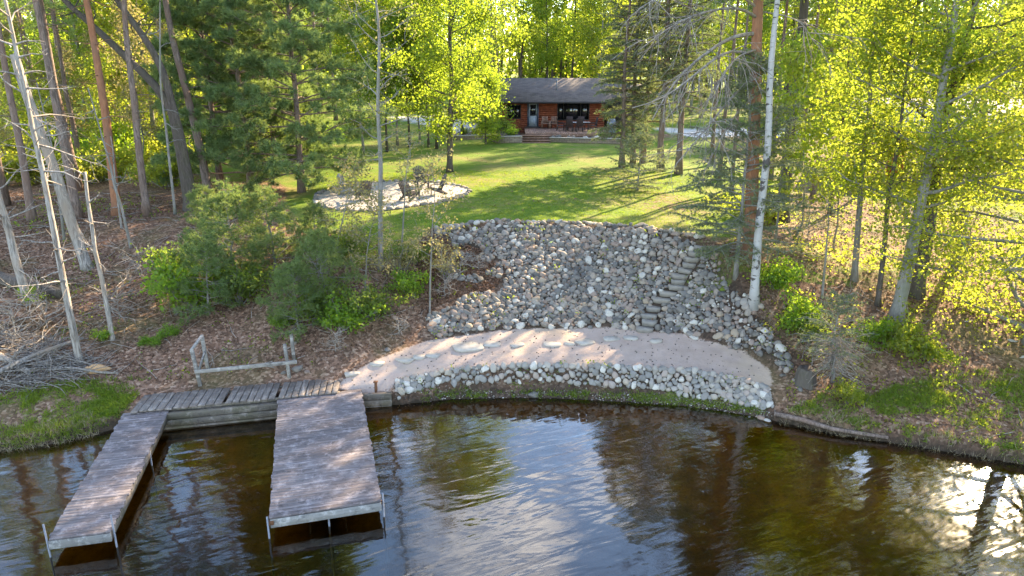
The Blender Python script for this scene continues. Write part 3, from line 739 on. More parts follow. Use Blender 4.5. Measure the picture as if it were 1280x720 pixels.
g = Geo(); g.add([(x0, depth, -.6), (x1, depth, -.6), (x1, depth, hw), (x0, depth, hw)], [(0, 1, 2, 3)]); part('back_wall', g, MAT['logwall'], t)
ex0, ex1 = ox(613), ox(763); ev = 1.0
g = Geo(); th = .09
ang = math.atan2(rise, depth / 2 + .1)
fr = np.array([(ex0, -ev, hw - .18), (ex1, -ev, hw - .18), (ex1, depth / 2, hw + rise), (ex0, depth / 2, hw + rise), (ex1, depth + ev, hw - .18), (ex0, depth + ev, hw - .18)])
dn = fr - np.array([0, 0, .14])
g.add(np.concatenate([fr, dn]), [(0, 1, 2, 3), (3, 2, 4, 5), (7, 6, 9, 8), (8, 9, 11, 10), (1, 0, 6, 7), (5, 4, 10, 11), (0, 3, 9, 6), (3, 5, 11, 9), (2, 1, 7, 8), (4, 2, 8, 10)])
roof = part('roof', g, MAT['shingle'], t)
g = Geo(); beam(g, (ex0, -ev - .02, hw - .24), (ex1, -ev - .02, hw - .24), .03, .16); part('eave_board', g, MAT['dark_trim'], t)
g = Geo(); px = ox(696); tube(g, [(px, 1.3, hw + .6), (px, 1.3, hw + 1.55)], .06, 9, cap=True); tube(g, [(px, 1.3, hw + 1.55), (px, 1.3, hw + 1.6), (px, 1.3, hw + 1.72)], [.12, .12, .03], 9, cap=True); part('vent_pipe', g, MAT['galv'], roof)
# door
g = Geo(); w = dr - dl
for xa in (dl + .07, dr - .07): beam(g, (xa, -.05, -.02), (xa, -.05, 2.2), .14, .12, up=(0, 1, 0))
beam(g, (dl, -.06, 2.14), (dr, -.06, 2.14), .12, .12); part('door_frame', g, MAT['blue_trim'], t)
dc = (dl + dr) / 2; g = Geo(); box(g, (dc, -.02, .51), (w - .3, .05, 1.02)); 
for s in (-1, 1): box(g, (dc + s * (w / 2 - .2), -.021, 1.55), (.1, .05, 1.06))
box(g, (dc, -.0215, 2.04), (w - .5, .05, .09)); door = part('door', g, MAT['grey_door'], t)
g = Geo(); box(g, (dc, -.01, 1.51), (w - .5, .02, .97)); part('pane', g, MAT['glass'], door)
g = Geo(); tube(g, [(dl + .24, -.05, 1.0), (dl + .24, -.11, 1.0)], .03, 8, cap=True); part('handle', g, MAT['galv'], door)
g = Geo(); box(g, (dc, -.35, .0), (w + .3, .55, .16), None, .01); part('door_step', g, MAT['dark_trim'], t)
def window(xa, xb, za, zb, mull):
    g = Geo(); 
    for x in [xa + .04] + mull + [xb - .04]: beam(g, (x, -.05, za + .08), (x, -.05, zb - .08), .08, .12, up=(0, 1, 0))
    beam(g, (xa, -.055, za + .04), (xb, -.055, za + .04), .12, .08); beam(g, (xa, -.055, zb - .04), (xb, -.055, zb - .04), .12, .08)
    f = part('window', g, MAT['dark_trim'], t)
    ed = [xa + .04] + mull + [xb - .04]
    for a, b in zip(ed[:-1], ed[1:]):
        g = Geo(); box(g, ((a + b) / 2, -.012, (za + zb) / 2), (b - a - .02, .015, zb - za - .06)); part('pane', g, MAT['glass'], f)
window(wl, wr, .75, 2.0, [(wl + wr) / 2]); window(pl, pr, .62, 2.25, [ox(704), ox(725)])
# dark rear wing to the right
g = Geo(); wx0, wx1 = x1 + .05, ox(806)
box(g, ((wx0 + wx1) / 2, 4.4, .9), (wx1 - wx0, 5.0, 3.0)); part('wing_wall', g, MAT['dark_trim'], t)
g = Geo(); a = np.array([(wx0, 1.5, 2.45), (wx1 + .3, 1.5, 2.45), (wx1 + .3, 4.4, 3.7), (wx0, 4.4, 3.7), (wx1 + .3, 7.4, 2.4), (wx0, 7.4, 2.4)]); b = a - np.array([0, 0, .1])
g.add(np.concatenate([a, b]), [(0, 1, 2, 3), (3, 2, 4, 5), (1, 0, 6, 7), (7, 6, 9, 8), (8, 9, 11, 10), (2, 1, 7, 8), (4, 2, 8, 10), (5, 4, 10, 11)]); part('wing_roof', g, MAT['shingle'], t)

# deck and steps, retaining walls
DZ = 4.5; dx0, dx1 = HX(655), HX(752); dy0 = 60.6
t = thing('timber_deck', 'red brown timber deck in front of the cabin with broad steps', 'deck', ((dx0 + dx1) / 2, 63.7, DZ))
hxw = (dx1 - dx0) / 2; g = Geo(); n = 46; s = hxw * 2 / n
for k in range(n):
    x = -hxw + s * (k + .5); cut = max(0, (x - hxw * .45)) * .55; y0 = -3.1 + cut; box(g, (x, (y0 + 3.0) / 2, -.02), (s - .012, 3.0 - y0, .04), None, 0, RS.random())
part('deck_boards', g, MAT['deck_red'], t)
g = Geo(); beam(g, (-hxw, -3.08, -.16), (hxw * .45, -3.08, -.16), .04, .22); beam(g, (hxw * .45, -3.08, -.16), (hxw, -3.08 + hxw * .55 * .55, -.16), .04, .22); beam(g, (hxw - .03, -2.1, -.16), (hxw - .03, 2.9, -.16), .04, .22); part('rim_board', g, MAT['deck_red'], t)
sx0, sx1 = HX(651) - (dx0 + dx1) / 2, HX(683) - (dx0 + dx1) / 2
for k in range(4):
    g = Geo(); box(g, ((sx0 + sx1) / 2 * 1.0, -3.28 - k * .36, -.12 - k * .165), (sx1 - sx0, .40, .05), None, .006); 
    box(g, ((sx0 + sx1) / 2, -3.14 - k * .36, -.22 - k * .165), (sx1 - sx0 - .06, .03, .14)); part('step', g, MAT['deck_red'], t)
def wall(name, pts, z0, z1, lab, thick=.3):
    for i in range(len(pts) - 1): pass
    t = thing(name, lab, 'retaining wall', (pts[0][0], pts[0][1], 0)); g = Geo(); c = Geo()
    P = [np.array([p[0] - pts[0][0], p[1] - pts[0][1], 0.]) for p in pts]
    for a, b in zip(P[:-1], P[1:]):
        beam(g, a + [0, 0, (z0 + z1) / 2], b + [0, 0, (z0 + z1) / 2], thick, z1 - z0); beam(c, a + [0, 0, z1 + .035], b + [0, 0, z1 + .035], thick + .08, .07, bev=.01)
    part('block_courses', g, MAT['block'], t); part('cap', c, MAT['slab'], t)
wall('block_wall', [(HX(682), 59.9), (HX(772), 58.6)], 3.5, 4.22, 'low tan block retaining wall right of the deck steps')
wall('block_wall', [(HX(651), 59.6), (HX(624), 59.2), (HX(616), 61.5)], 3.5, 4.36, 'short tan block retaining wall left of the deck steps')
wall('block_wall', [(HX(618), 62.5), (HX(573), 61.6)], 3.5, 4.2, 'long low bed edging left of the cabin')
# planting bed soil behind the walls
def bed(poly, z, nm, lab):
    g = Geo(); n = len(poly); V = [(p[0], p[1], z) for p in poly] + [(p[0], p[1], z - .7) for p in poly]; c = np.mean(poly, 0)
    V += [(c[0], c[1], z + .08)]; g.add(V, [(i, i + n, (i + 1) % n + n, (i + 1) % n) for i in range(n)], [(2 * n, i, (i + 1) % n) for i in range(n)]); o = part(nm, g, MAT['soil']); tag(o, lab, 'garden bed', None, 'structure')
MAT['soil'] = simple('bed_soil', (.10, .07, .05), .95, 0, .5, 5.)
bed([(HX(684), 60.05), (HX(772), 58.8), (HX(776), 64), (HX(752), 64), (HX(750), 62.2), (HX(725), 60.9), (HX(684), 60.55)], 4.15, 'planting_bed', 'planting bed along the front of the deck')
bed([(HX(573), 61.8), (HX(617), 62.6), (HX(650), 59.8), (HX(650), 66.8), (HX(573), 66.8)], 4.12, 'planting_bed', 'planting bed left of the deck steps')
for k, (u, v) in enumerate([(686, 169), (692, 170), (704, 170.5), (709, 170.5), (722, 172), (730, 172), (736, 172)]):
    x = HX(u); y = 60.2 - (u - 686) * .012 + .12; tag(link('bed_stone', SMESH[k], None, (x, y, 4.28), (0, 0, k), RS.uniform(.16, .26)), 'rounded pale stone lying in the bed at the foot of the deck', 'stone', 'stones along the foot of the deck')
# patio furniture on the deck
tx, ty = HX(718), 63.3
t = thing('patio_table', 'long patio table with a pale glass top and dark frame on the deck', 'table', (tx, ty, DZ))
g = Geo(); box(g, (0, 0, .735), (2.0, 1.05, .03), None, .01); part('table_top', g, MAT['table_top'], t)
for sx in (-.88, .88):
    for sy in (-.42, .42):
        g = Geo(); tube(g, [(sx, sy, 0), (sx, sy, .72)], .03, 8, cap=True); part('leg', g, MAT['dark_trim'], t)
g = Geo(); beam(g, (-.88, .42, .69), (.88, .42, .69), .03, .05); beam(g, (-.88, -.42, .69), (.88, -.42, .69), .03, .05); part('rim', g, MAT['dark_trim'], t)
def dchair(x, y, rz, lab, grp):
    t = thing('patio_chair', lab, 'chair', (x, y, DZ), rz, grp)       # faces -Y
    g = Geo(); box(g, (0, 0, .43), (.54, .52, .05), None, .02); part('seat', g, MAT['sling'], t)
    g = Geo(); box(g, (0, .30, .80), (.56, .04, .68), (-.16, 0, 0), .02); part('backrest', g, MAT['sling'], t)
    for s in (-1, 1):
        g = Geo(); tube(g, [(s * .29, -.28, .0), (s * .29, -.28, .62), (s * .29, -.22, .66), (s * .29, .28, .66)], .022, 7, cap=True); part('arm', g, MAT['dark_trim'], t)
        g = Geo(); tube(g, [(s * .27, .22, .42), (s * .27, .34, .0)], .022, 7, cap=True); part('leg', g, MAT['dark_trim'], t)
dchair(HX(706.5), ty - .8, R(180), 'dark high backed chair at the table, left of the two with backs to the lawn', 'dark chairs round the patio table')
dchair(HX(718.5), ty - .8, R(180), 'dark high backed chair at the table, right of the two with backs to the lawn', 'dark chairs round the patio table')
dchair(HX(697.5), ty + .1, R(90), 'dark chair at the left end of the patio table', 'dark chairs round the patio table')
dchair(HX(736), ty + .1, R(-82), 'dark chair at the right end of the patio table', 'dark chairs round the patio table')
dchair(HX(709), ty + .85, R(0), 'dark chair on the cabin side of the table, under the window', 'dark chairs round the patio table')
dchair(HX(723), ty + .85, R(0), 'dark chair on the cabin side of the table, nearer its right end', 'dark chairs round the patio table')
def wchair(x, y, rz, lab):
    t = thing('wooden_armchair', lab, 'chair', (x, y, DZ), rz, 'wooden armchairs against the cabin wall')
    m = MAT['deck_red']; g = Geo(); box(g, (0, 0, .42), (.56, .54, .05), None, .01); part('seat', g, m, t)
    g = Geo()
    for k in range(5): box(g, ((k - 2) * .11, .28, .72), (.085, .03, .6), (-.2, 0, 0))
    part('backrest', g, m, t)
    for s in (-1, 1):
        g = Geo(); box(g, (s * .31, 0, .63), (.09, .62, .035), None, .006); part('arm', g, m, t)
        for y in (-.25, .25): g = Geo(); box(g, (s * .31, y, .3), (.06, .06, .6)); part('leg', g, m, t)
wchair(HX(681), 65.9, R(8), 'brown wooden armchair against the log wall beside the door')
wchair(HX(691.5), 65.9, R(-8), 'brown wooden armchair against the log wall nearer the big window')
t = thing('side_table', 'small dark side table between the two wooden armchairs', 'table', (HX(686.3), 66.1, DZ))
g = Geo(); box(g, (0, 0, .5), (.42, .42, .035), None, .008); part('table_top', g, MAT['sling'], t)
for sx in (-.16, .16):
    for sy in (-.16, .16): g = Geo(); box(g, (sx, sy, .24), (.04, .04, .48)); part('leg', g, MAT['sling'], t)
t = thing('covered_grill', 'barbecue under a grey blue cover standing beside the deck end', 'grill', (HX(760), 64.6, 4.1))
g = Geo(); box(g, (0, 0, .55), (.75, .62, 1.1), None, .05, None, .96); box(g, (0, .02, 1.2), (.62, .5, .26), None, .1); part('cover', g, MAT['bbq_cover'], t)
for sx in (-.3, .3): g = Geo(); tube(g, [(sx - .03, -.28, .08), (sx + .03, -.28, .08)], .08, 10, cap=True); part('wheel', g, MAT['dark_trim'], t)

# neighbour's house among the trees on the right
p = G(1150, 205)
t = thing('neighbour_house', 'tan neighbouring house half hidden by the maples on the right', 'house', (27.5, 47.0, h(27, 47)), R(-12))
w_, d_, hh = 11.0, 7.0, 2.7
g = Geo(); box(g, (0, 0, hh / 2 - .3), (w_, d_, hh + .6)); g.add([(-w_ / 2, -d_ / 2, hh), (-w_ / 2, d_ / 2, hh), (-w_ / 2, 0, hh + 1.7), (w_ / 2, -d_ / 2, hh), (w_ / 2, d_ / 2, hh), (w_ / 2, 0, hh + 1.7)], None, [(0, 2, 1), (3, 4, 5)]); part('wall', g, MAT['tan_wall'], t)
g = Geo(); a = np.array([(-w_ / 2 - .4, -d_ / 2 - .5, hh - .2), (w_ / 2 + .4, -d_ / 2 - .5, hh - .2), (w_ / 2 + .4, 0, hh + 1.8), (-w_ / 2 - .4, 0, hh + 1.8), (w_ / 2 + .4, d_ / 2 + .5, hh - .2), (-w_ / 2 - .4, d_ / 2 + .5, hh - .2)]); b = a - np.array([0, 0, .12])
g.add(np.concatenate([a, b]), [(0, 1, 2, 3), (3, 2, 4, 5), (1, 0, 6, 7), (7, 6, 9, 8), (8, 9, 11, 10), (5, 4, 10, 11), (0, 3, 9, 6), (3, 5, 11, 9), (2, 1, 7, 8), (4, 2, 8, 10)]); part('roof', g, MAT['tan_roof'], t)
g = Geo(); box(g, (-3.4, -d_ / 2 - .03, 1.0), (.95, .05, 2.0)); part('door', g, MAT['red_door'], t)
for x in (-1.4, .8, 3.0):
    g = Geo(); box(g, (x, -d_ / 2 - .03, 1.5), (1.3, .06, 1.2)); f = part('window', g, MAT['pale_paint'], t); g = Geo(); box(g, (x, -d_ / 2 - .05, 1.5), (1.1, .05, 1.0)); part('pane', g, MAT['glass'], f)

# small blue boat stored in the left woods
p = G(64, 172)
g = Geo(); V = []; m = 9
for k in range(m):
    f = k / (m - 1); wd = .48 * math.sin(math.pi * min(1, .12 + f * .88)) ** .6; z0 = .16 * (1 - 2 * f) ** 2
    for a in np.linspace(0, math.pi, 7): V.append(((f - .5) * 3.2, wd * math.cos(a), .62 + z0 * .5 - (-math.sin(a)) * .30))
Q = [(k * 7 + i, k * 7 + i + 1, (k + 1) * 7 + i + 1, (k + 1) * 7 + i) for k in range(m - 1) for i in range(6)]
t = thing('upturned_boat', 'small pale blue boat lying upturned on trestles in the left woods', 'boat', p, .12)
g.add(V, Q); part('hull', g, MAT['hull_blue'], t, True)
for x in (-.9, .9):
    g = Geo(); beam(g, (x, -.5, .6), (x, .5, .6), .08, .08); beam(g, (x, -.4, 0), (x, -.4, .58), .08, .08, up=(0, 1, 0)); beam(g, (x, .4, 0), (x, .4, .58), .08, .08, up=(0, 1, 0)); part('trestle', g, MAT['timber'], t)
# ================================================================== TREES
def nrm(v): return v / (np.linalg.norm(v, axis=-1, keepdims=True) + 1e-9)
def smooth_path(P, n):
    P = np.asarray(P, float); s = np.concatenate([[0], np.cumsum(np.linalg.norm(np.diff(P, axis=0), axis=1))]); t = np.linspace(0, s[-1], n)
    Q = np.stack([np.interp(t, s, P[:, k]) for k in range(3)], 1)
    for _ in range(2): Q[1:-1] = (Q[:-2] + 2 * Q[1:-1] + Q[2:]) / 4
    return Q
def add_leaves(g, C, per, spread, size, r, aspect=.75, droop=.3):
    C = np.repeat(np.asarray(C, float).reshape(-1, 3), per, 0); n = len(C)
    if not n: return
    P = C + r.normal(size=(n, 3)) * spread * np.array([1, 1, .7])
    N = nrm(r.normal(size=(n, 3)) + np.array([0, 0, .5])); T = nrm(np.cross(N, r.normal(size=(n, 3))) - np.array([0, 0, droop]) * r.random((n, 1)))
    B = nrm(np.cross(N, T)); L = size * r.uniform(.5, 1.4, (n, 1))
    V = np.stack([P - T * L * .5, P + B * L * aspect * .5 + N * L * .12, P + T * L * .5, P - B * L * aspect * .5 + N * L * .12], 1).reshape(-1, 3)
    g.add(V, np.arange(n * 4).reshape(-1, 4), None, np.repeat(r.random(n), 4))
def add_needles(g, P, D, per, L, w, r, fwd=.8):
    P = np.repeat(np.asarray(P, float).reshape(-1, 3), per, 0); D = np.repeat(np.asarray(D, float).reshape(-1, 3), per, 0); n = len(P)
    d = nrm(D * fwd + r.normal(size=(n, 3)) * .75); s = nrm(np.cross(d, r.normal(size=(n, 3)))) * w * .5; l = L * r.uniform(.6, 1.15, (n, 1))
    V = np.stack([P - s, P + s, P + d * l], 1).reshape(-1, 3)
    g.add(V, None, np.arange(n * 3).reshape(-1, 3), np.repeat(r.random(n), 3))

def limb(r, p0, d0, L, k, curve, wob):
    """a bent branch: start, direction, length, points, upward curve, wobble"""
    P = [np.asarray(p0, float)]; d = nrm(np.asarray(d0, float)); s = L / (k - 1)
    for i in range(k - 1):
        d = nrm(d + np.array([0, 0, curve]) + r.normal(size=3) * wob); P.append(P[-1] + d * s)
    return np.array(P)

def trunk_path(r, Hh, wander, k=12):
    z = np.linspace(0, Hh, k); x = np.cumsum(r.normal(size=k)) * wander; y = np.cumsum(r.normal(size=k)) * wander; x -= x[0]; y -= y[0]
    return np.stack([x, y, z], 1)
def flare(rad, k, top=.12):
    f = np.linspace(0, 1, k); q = rad * (1 - f * (1 - top)); q[0] *= 1.45; 
    return q
def at(P, f):
    s = f * (len(P) - 1); i = int(min(len(P) - 2, math.floor(s))); return P[i] + (P[i + 1] - P[i]) * (s - i), nrm(P[i + 1] - P[i])

def broadleaf(seed, Hh, R_, rad, base=.3, nl=26, per=9, size=.15, spread=.32, path=None, nt=12, up=.65, sub=5, sides=9, wander=.06, forks=0, tip=True, prof=None, skip=None):
    r = np.random.default_rng(seed); tg, lg = Geo(), Geo()
    P = smooth_path(path, 22) if path is not None else trunk_path(r, Hh, wander, nt)
    k = len(P); rr = flare(rad, k); tube(tg, P, rr, sides, cap=True); C = []
    ga = r.uniform(0, 6.28)
    for i in range(nl):
        f = base + (1 - base) * (i + r.random() * .6) / nl; f = min(f, .985); p0, td = at(P, f); ga += 2.4 + r.normal() * .35
        pr = prof(f) if prof else (math.sin(math.pi * min(1, .18 + .82 * (f - base) / (1 - base) * .93)) ** .75)
        L = max(.6, R_ * pr * r.uniform(.65, 1.15)); el = up * (.35 + .9 * (f - base) / (1 - base)) + r.normal() * .15
        d = np.array([math.cos(ga) * math.cos(el), math.sin(ga) * math.cos(el), math.sin(el)])
        if skip is not None and skip(d, f): continue
        B = limb(r, p0, d, L, 7, .035, .13); br = max(.012, rad * (1 - f * .88) * .42)
        tube(tg, B, np.linspace(br, br * .2, 7), 5); C.append(B[4:])
        for j in range(sub + int(L * .6)):
            q, bd = at(B, r.uniform(.25, 1.)); d2 = nrm(bd * .6 + r.normal(size=3) * np.array([.8, .8, .45])); l2 = L * r.uniform(.18, .38) + .25
            S = limb(r, q, d2, l2, 4, .02, .2); tube(tg, S, np.linspace(br * .28 + .004, .004, 4), 3); C.append(S[1:]); C.append(S[1:] * .5 + S[:-1] * .5)
    C = np.concatenate(C) if C else np.zeros((0, 3))
    if per: add_leaves(lg, C, per, spread, size, r)
    return tg, (lg if per else None)

def pine(seed, Hh, R_, rad, base=.25, whorl=.75, nb=4, size=.2, per=16, clump=5, path=None, droop=-.02, el0=.1, style='tuft', top=.1, tipup=.05, wid=.016, dead=0, sides=9, lowf=.55):
    r = np.random.default_rng(seed); tg, lg, dg = Geo(), Geo(), Geo()
    P = smooth_path(path, 22) if path is not None else trunk_path(r, Hh, .04, 12)
    tube(tg, P, flare(rad, len(P), top), sides, cap=True)
    z = base * Hh; ga = r.uniform(0, 6.28); PP, DD = [], []
    def spray(B, L, br):
        n2 = 3 + int(L * 2.2)
        for j in range(n2):
            f = .25 + .75 * (j + r.random()) / n2; q, bd = at(B, min(.99, f)); side = 1 if j % 2 else -1
            pd = nrm(np.cross(bd, [0, 0, 1.])) * side; d2 = nrm(bd * .75 + pd * .8 + r.normal(size=3) * .18); l2 = (L * .34 * (1.25 - f) + .22) * r.uniform(.7, 1.2)
            S = limb(r, q, d2, l2, 4, tipup if style == 'tuft' else -.06, .1); tube(tg, S, np.linspace(br * .3 + .004, .004, 4), 3)
            if style == 'tuft':
                for c in range(clump): PP.append(S[-1] + r.normal(size=3) * .10 - nrm(S[-1] - S[0]) * c * .05); DD.append(nrm(S[-1] - S[-2]) + np.array([0, 0, .35]))
                PP.append(S[2]); DD.append(nrm(S[2] - S[1]))
            else:
                for f2 in np.linspace(.1, 1, max(3, int(l2 / .12))):
                    q2, b2 = at(S, min(.99, f2)); PP.append(q2 + np.array([0, 0, -.03 * r.random()])); DD.append(nrm(b2 + np.array([0, 0, -.45])))
        if style != 'tuft':
            for f2 in np.linspace(.2, 1, max(4, int(L / .14))):
                q2, b2 = at(B, min(.99, f2)); PP.append(q2); DD.append(nrm(b2 + np.array([0, 0, -.25])))
        else:
            for c in range(clump): PP.append(B[-1] + r.normal(size=3) * .08); DD.append(nrm(B[-1] - B[-2]) + np.array([0, 0, .3]))
    while z < Hh * .985:
        f = z / Hh; p0, td = at(P, f); t = (f - base) / (1 - base)
        for b in range(nb):
            ga += 6.28 / nb + r.normal() * .3; L = R_ * min(1., lowf + t * 2.2) * (1 - t) ** .8 * r.uniform(.6, 1.15) + .25
            el = el0 + .55 * t + r.normal() * .1; d = np.array([math.cos(ga) * math.cos(el), math.sin(ga) * math.cos(el), math.sin(el)])
            B = limb(r, p0 + np.array([0, 0, r.normal() * .12]), d, L, 7, droop, .06); br = max(.012, rad * (1 - f) * .30 + .01)
            tube(tg, B, np.linspace(br, br * .25, 7), 5); spray(B, L, br)
        z += whorl * (1.1 - .4 * t) * r.uniform(.85, 1.15); ga += .6
    for k in range(dead):
        f = r.uniform(.12, base); p0, td = at(P, f); a = r.uniform(0, 6.28); L = r.uniform(.5, 1.8); B = limb(r, p0, (math.cos(a), math.sin(a), r.normal() * .2), L, 5, -.03, .12); tube(tg, B, np.linspace(.022, .006, 5), 4)
    add_needles(lg, np.array(PP), np.array(DD), per, size, wid, r, .8 if style == 'tuft' else .9)
    return tg, lg

def bare(seed, path, rad, nb=14, Lb=(.6, 2.), top=.3, base=.25, sub=4, sides=8, curve=-.02):
    r = np.random.default_rng(seed); tg, bg = Geo(), Geo(); P = smooth_path(path, 22); tube(tg, P, flare(rad, 22, top), sides, cap=True)
    for i in range(nb):
        f = r.uniform(base, .98); p0, td = at(P, f); a = r.uniform(0, 6.28); d = np.array([math.cos(a), math.sin(a), r.uniform(-.2, .8)])
        L = r.uniform(*Lb); B = limb(r, p0, d, L, 6, curve, .18); tube(bg, B, np.linspace(.02 + rad * .12, .005, 6), 4)
        for j in range(sub):
            q, bd = at(B, r.uniform(.3, .95)); S = limb(r, q, bd + r.normal(size=3) * .7, L * r.uniform(.25, .5), 4, curve, .2); tube(bg, S, np.linspace(.010, .004, 4), 3)
    return tg, bg

def shrub(seed, Hh, R_, stems=9, per=7, size=.1, spread=.12, sub=5, flat=1.):
    r = np.random.default_rng(seed); tg, lg = Geo(), Geo(); C = []
    for i in range(stems):
        a = r.uniform(0, 6.28); lean = r.uniform(.15, 1.) * R_; d = np.array([math.cos(a) * lean, math.sin(a) * lean, Hh * r.uniform(.5, 1.)])
        B = limb(r, (r.normal() * .08, r.normal() * .08, -.05), d, np.linalg.norm(d), 6, .0, .14); tube(tg, B, np.linspace(.018, .006, 6), 4); C.append(B[3:])
        for j in range(sub):
            q, bd = at(B, r.uniform(.35, 1.)); S = limb(r, q, bd * .5 + r.normal(size=3) * np.array([1, 1, .5 * flat]), R_ * r.uniform(.2, .5), 4, .0, .2); tube(tg, S, np.linspace(.008, .003, 4), 3); C.append(S[1:])
    add_leaves(lg, np.concatenate(C), per, spread, size, r); return tg, lg

def proto(geos, mats, names):
    return [(nm, g.mesh(nm, MAT[m], nm in ('trunk', 'stems', 'branches'))) for g, m, nm in zip(geos, mats, names) if g is not None]
def place(pr, name, label, cat, loc, rz=0., sc=1., group=None, tilt=(0, 0)):
    t = link(name, None, None, loc, (tilt[0], tilt[1], rz), sc); t.empty_display_size = .3; tag(t, label, cat, group)
    for nm, me in pr: link(nm, me, t)
    return t
def loc_path(pts, y0, base, spread=None):
    """measured outline of a leaning trunk -> local path, in the vertical plane through its base (spread = depth change per point)"""
    out = []
    for k, q in enumerate(pts):
        out.append(PY(q[0], q[1], y0 + (q[2] if len(q) > 2 else 0)) - np.asarray(base))
    return out
TB = ('trunk', 'crown')

# ---- the trees one can tell apart ------------------------------------------------
def densify(P, pts):
    rr = np.random.default_rng(int(pts[0][0] * 7 + pts[0][1])); out = [P[0]]
    for a, b in zip(P[:-1], P[1:]):
        L = np.linalg.norm(b - a)
        for f in (.33, .67): out.append(a + (b - a) * f + rr.normal(size=3) * min(.09, L * .022) * np.array([1, 1, 0]))
        out.append(b)
    return out
def custom(pts, build, mats, name, label, names=TB, cat='tree', extra=None, sink=.15):
    b = G(pts[0][0], pts[0][1]); base = np.array([b[0], b[1], b[2]]); P = loc_path(pts, b[1], base)
    P[0] = np.array([0, 0, -sink]); P = [P[0]] + densify(P[1:], pts)
    if extra is not None: P += extra(P)
    return place(proto(build(P), mats, names), name, label, cat, base)
UPTO = lambda n, dx=0., : (lambda P: [P[-1] + (P[-1] - P[-2]) / np.linalg.norm(P[-1] - P[-2]) * n + np.array([dx, 0, 0])])

# tall pines on the left, mostly bare trunk in view
def leftpine(pts, rad, label, seed, up=11, bark='bark_pine'):
    def bld(P):
        Hh = P[-1][2]; return pine(seed, Hh, 3.8, rad, base=.58, whorl=.9, nb=4, per=13, clump=4, size=.26, path=P, dead=16, wid=.022)
    custom(pts, bld, (bark, 'needle_pine'), 'pine_tree', label, extra=UPTO(up))
leftpine([(97, 272), (80, 180), (60, 80), (45, 0)], .20, 'tall straight pine at far left with a sunlit right edge, behind the leaning grey snag', 1)
leftpine([(40, 275), (27, 190), (10, 100), (-8, 0)], .17, 'slender pine trunk close to the left edge, leaning slightly left', 2)
leftpine([(147, 270), (135, 170), (120, 70), (108, 0)], .21, 'reddish pine trunk standing left of the slim straight one', 3, 11, 'bark_red')
leftpine([(184, 270), (172, 180), (163, 95), (155, 10)], .17, 'slim straight brown pine trunk left of the forked oak', 4)
leftpine([(262, 250), (246, 160), (218, 70), (205, -10)], .22, 'straight pine trunk just behind the forked oak', 5)
# pines with tufted crowns right of the forked tree
def tuftpine(u, v, vt, rad, R_, base, label, seed, Hh, mat='needle_pine', **k):
    b = G(u, v); place(proto(pine(seed, Hh, R_, rad, base=base, nb=k.pop('nb', 5), whorl=k.pop('whorl', .8), lowf=.9, per=k.pop('per', 30), clump=k.pop('clump', 6), size=k.pop('size', .30), wid=k.pop('wid', .026), **k), ('bark_pine', mat), TB), 'pine_tree', label, 'tree', b - np.array([0, 0, .1]), seed * 1.3)
tuftpine(314, 236, 0, .17, 4.2, .05, 'bushy dark green pine left of the gravel patio, nearer the forked oak', 21, 21, whorl=.68)
tuftpine(377, 240, 0, .17, 4.3, .06, 'bushy dark green pine standing right behind the left end of the gravel patio', 22, 20, whorl=.68)
tuftpine(345, 222, 0, .16, 3.0, .14, 'bushy dark pine half hidden between two other bushy pines', 23, 22)
tuftpine(276, 232, 0, .16, 2.6, .16, 'narrow pine between the forked oak and the bushy pines', 24, 21)
# forked old oak
def forked(P):
    r = np.random.default_rng(9); tg, lg = Geo(), Geo(); T = smooth_path(P, 10); tube(tg, T, np.linspace(.34, .22, 10) * np.array([1.4] + [1] * 9), 11)
    b0 = base0
    L1 = smooth_path([T[-2]] + loc_path([(203, 112), (165, 80), (128, 42), (75, -2), (30, -60), (-10, -130)], b0[1], b0), 16); L2 = smooth_path([T[-2]] + loc_path([(208, 95), (190, 60), (165, 25), (140, -5), (110, -70), (90, -160)], b0[1], b0), 16)
    tube(tg, L1, np.linspace(.20, .05, 16), 9); tube(tg, L2, np.linspace(.19, .05, 16), 9); C = []
    for L in (L1, L2):
        for i in range(16):
            f = r.uniform(.3, 1.); q, d = at(L, min(f, .98)); B = limb(r, q, d * .3 + r.normal(size=3) * .7 + [0, 0, .4], r.uniform(.7, 2.2), 6, .03, .16); tube(tg, B, np.linspace(.035, .007, 6), 5)
            for j in range(4): 
                q2, d2 = at(B, r.uniform(.3, 1.)); S = limb(r, q2, d2 + r.normal(size=3) * .7, r.uniform(.3, .8), 4, .02, .2); tube(tg, S, np.linspace(.01, .004, 4), 3)
                if f > .55: C.append(S[1:])
    add_leaves(lg, np.concatenate(C), 5, .15, .10, r); return tg, lg
b0 = G(240, 262); base0 = b0
custom([(240, 262), (232, 215), (224, 170), (212, 125)], forked, ('bark_dark', 'leaf_bud'), 'oak_tree', 'old dark oak whose two bent limbs fork left across the upper corner')
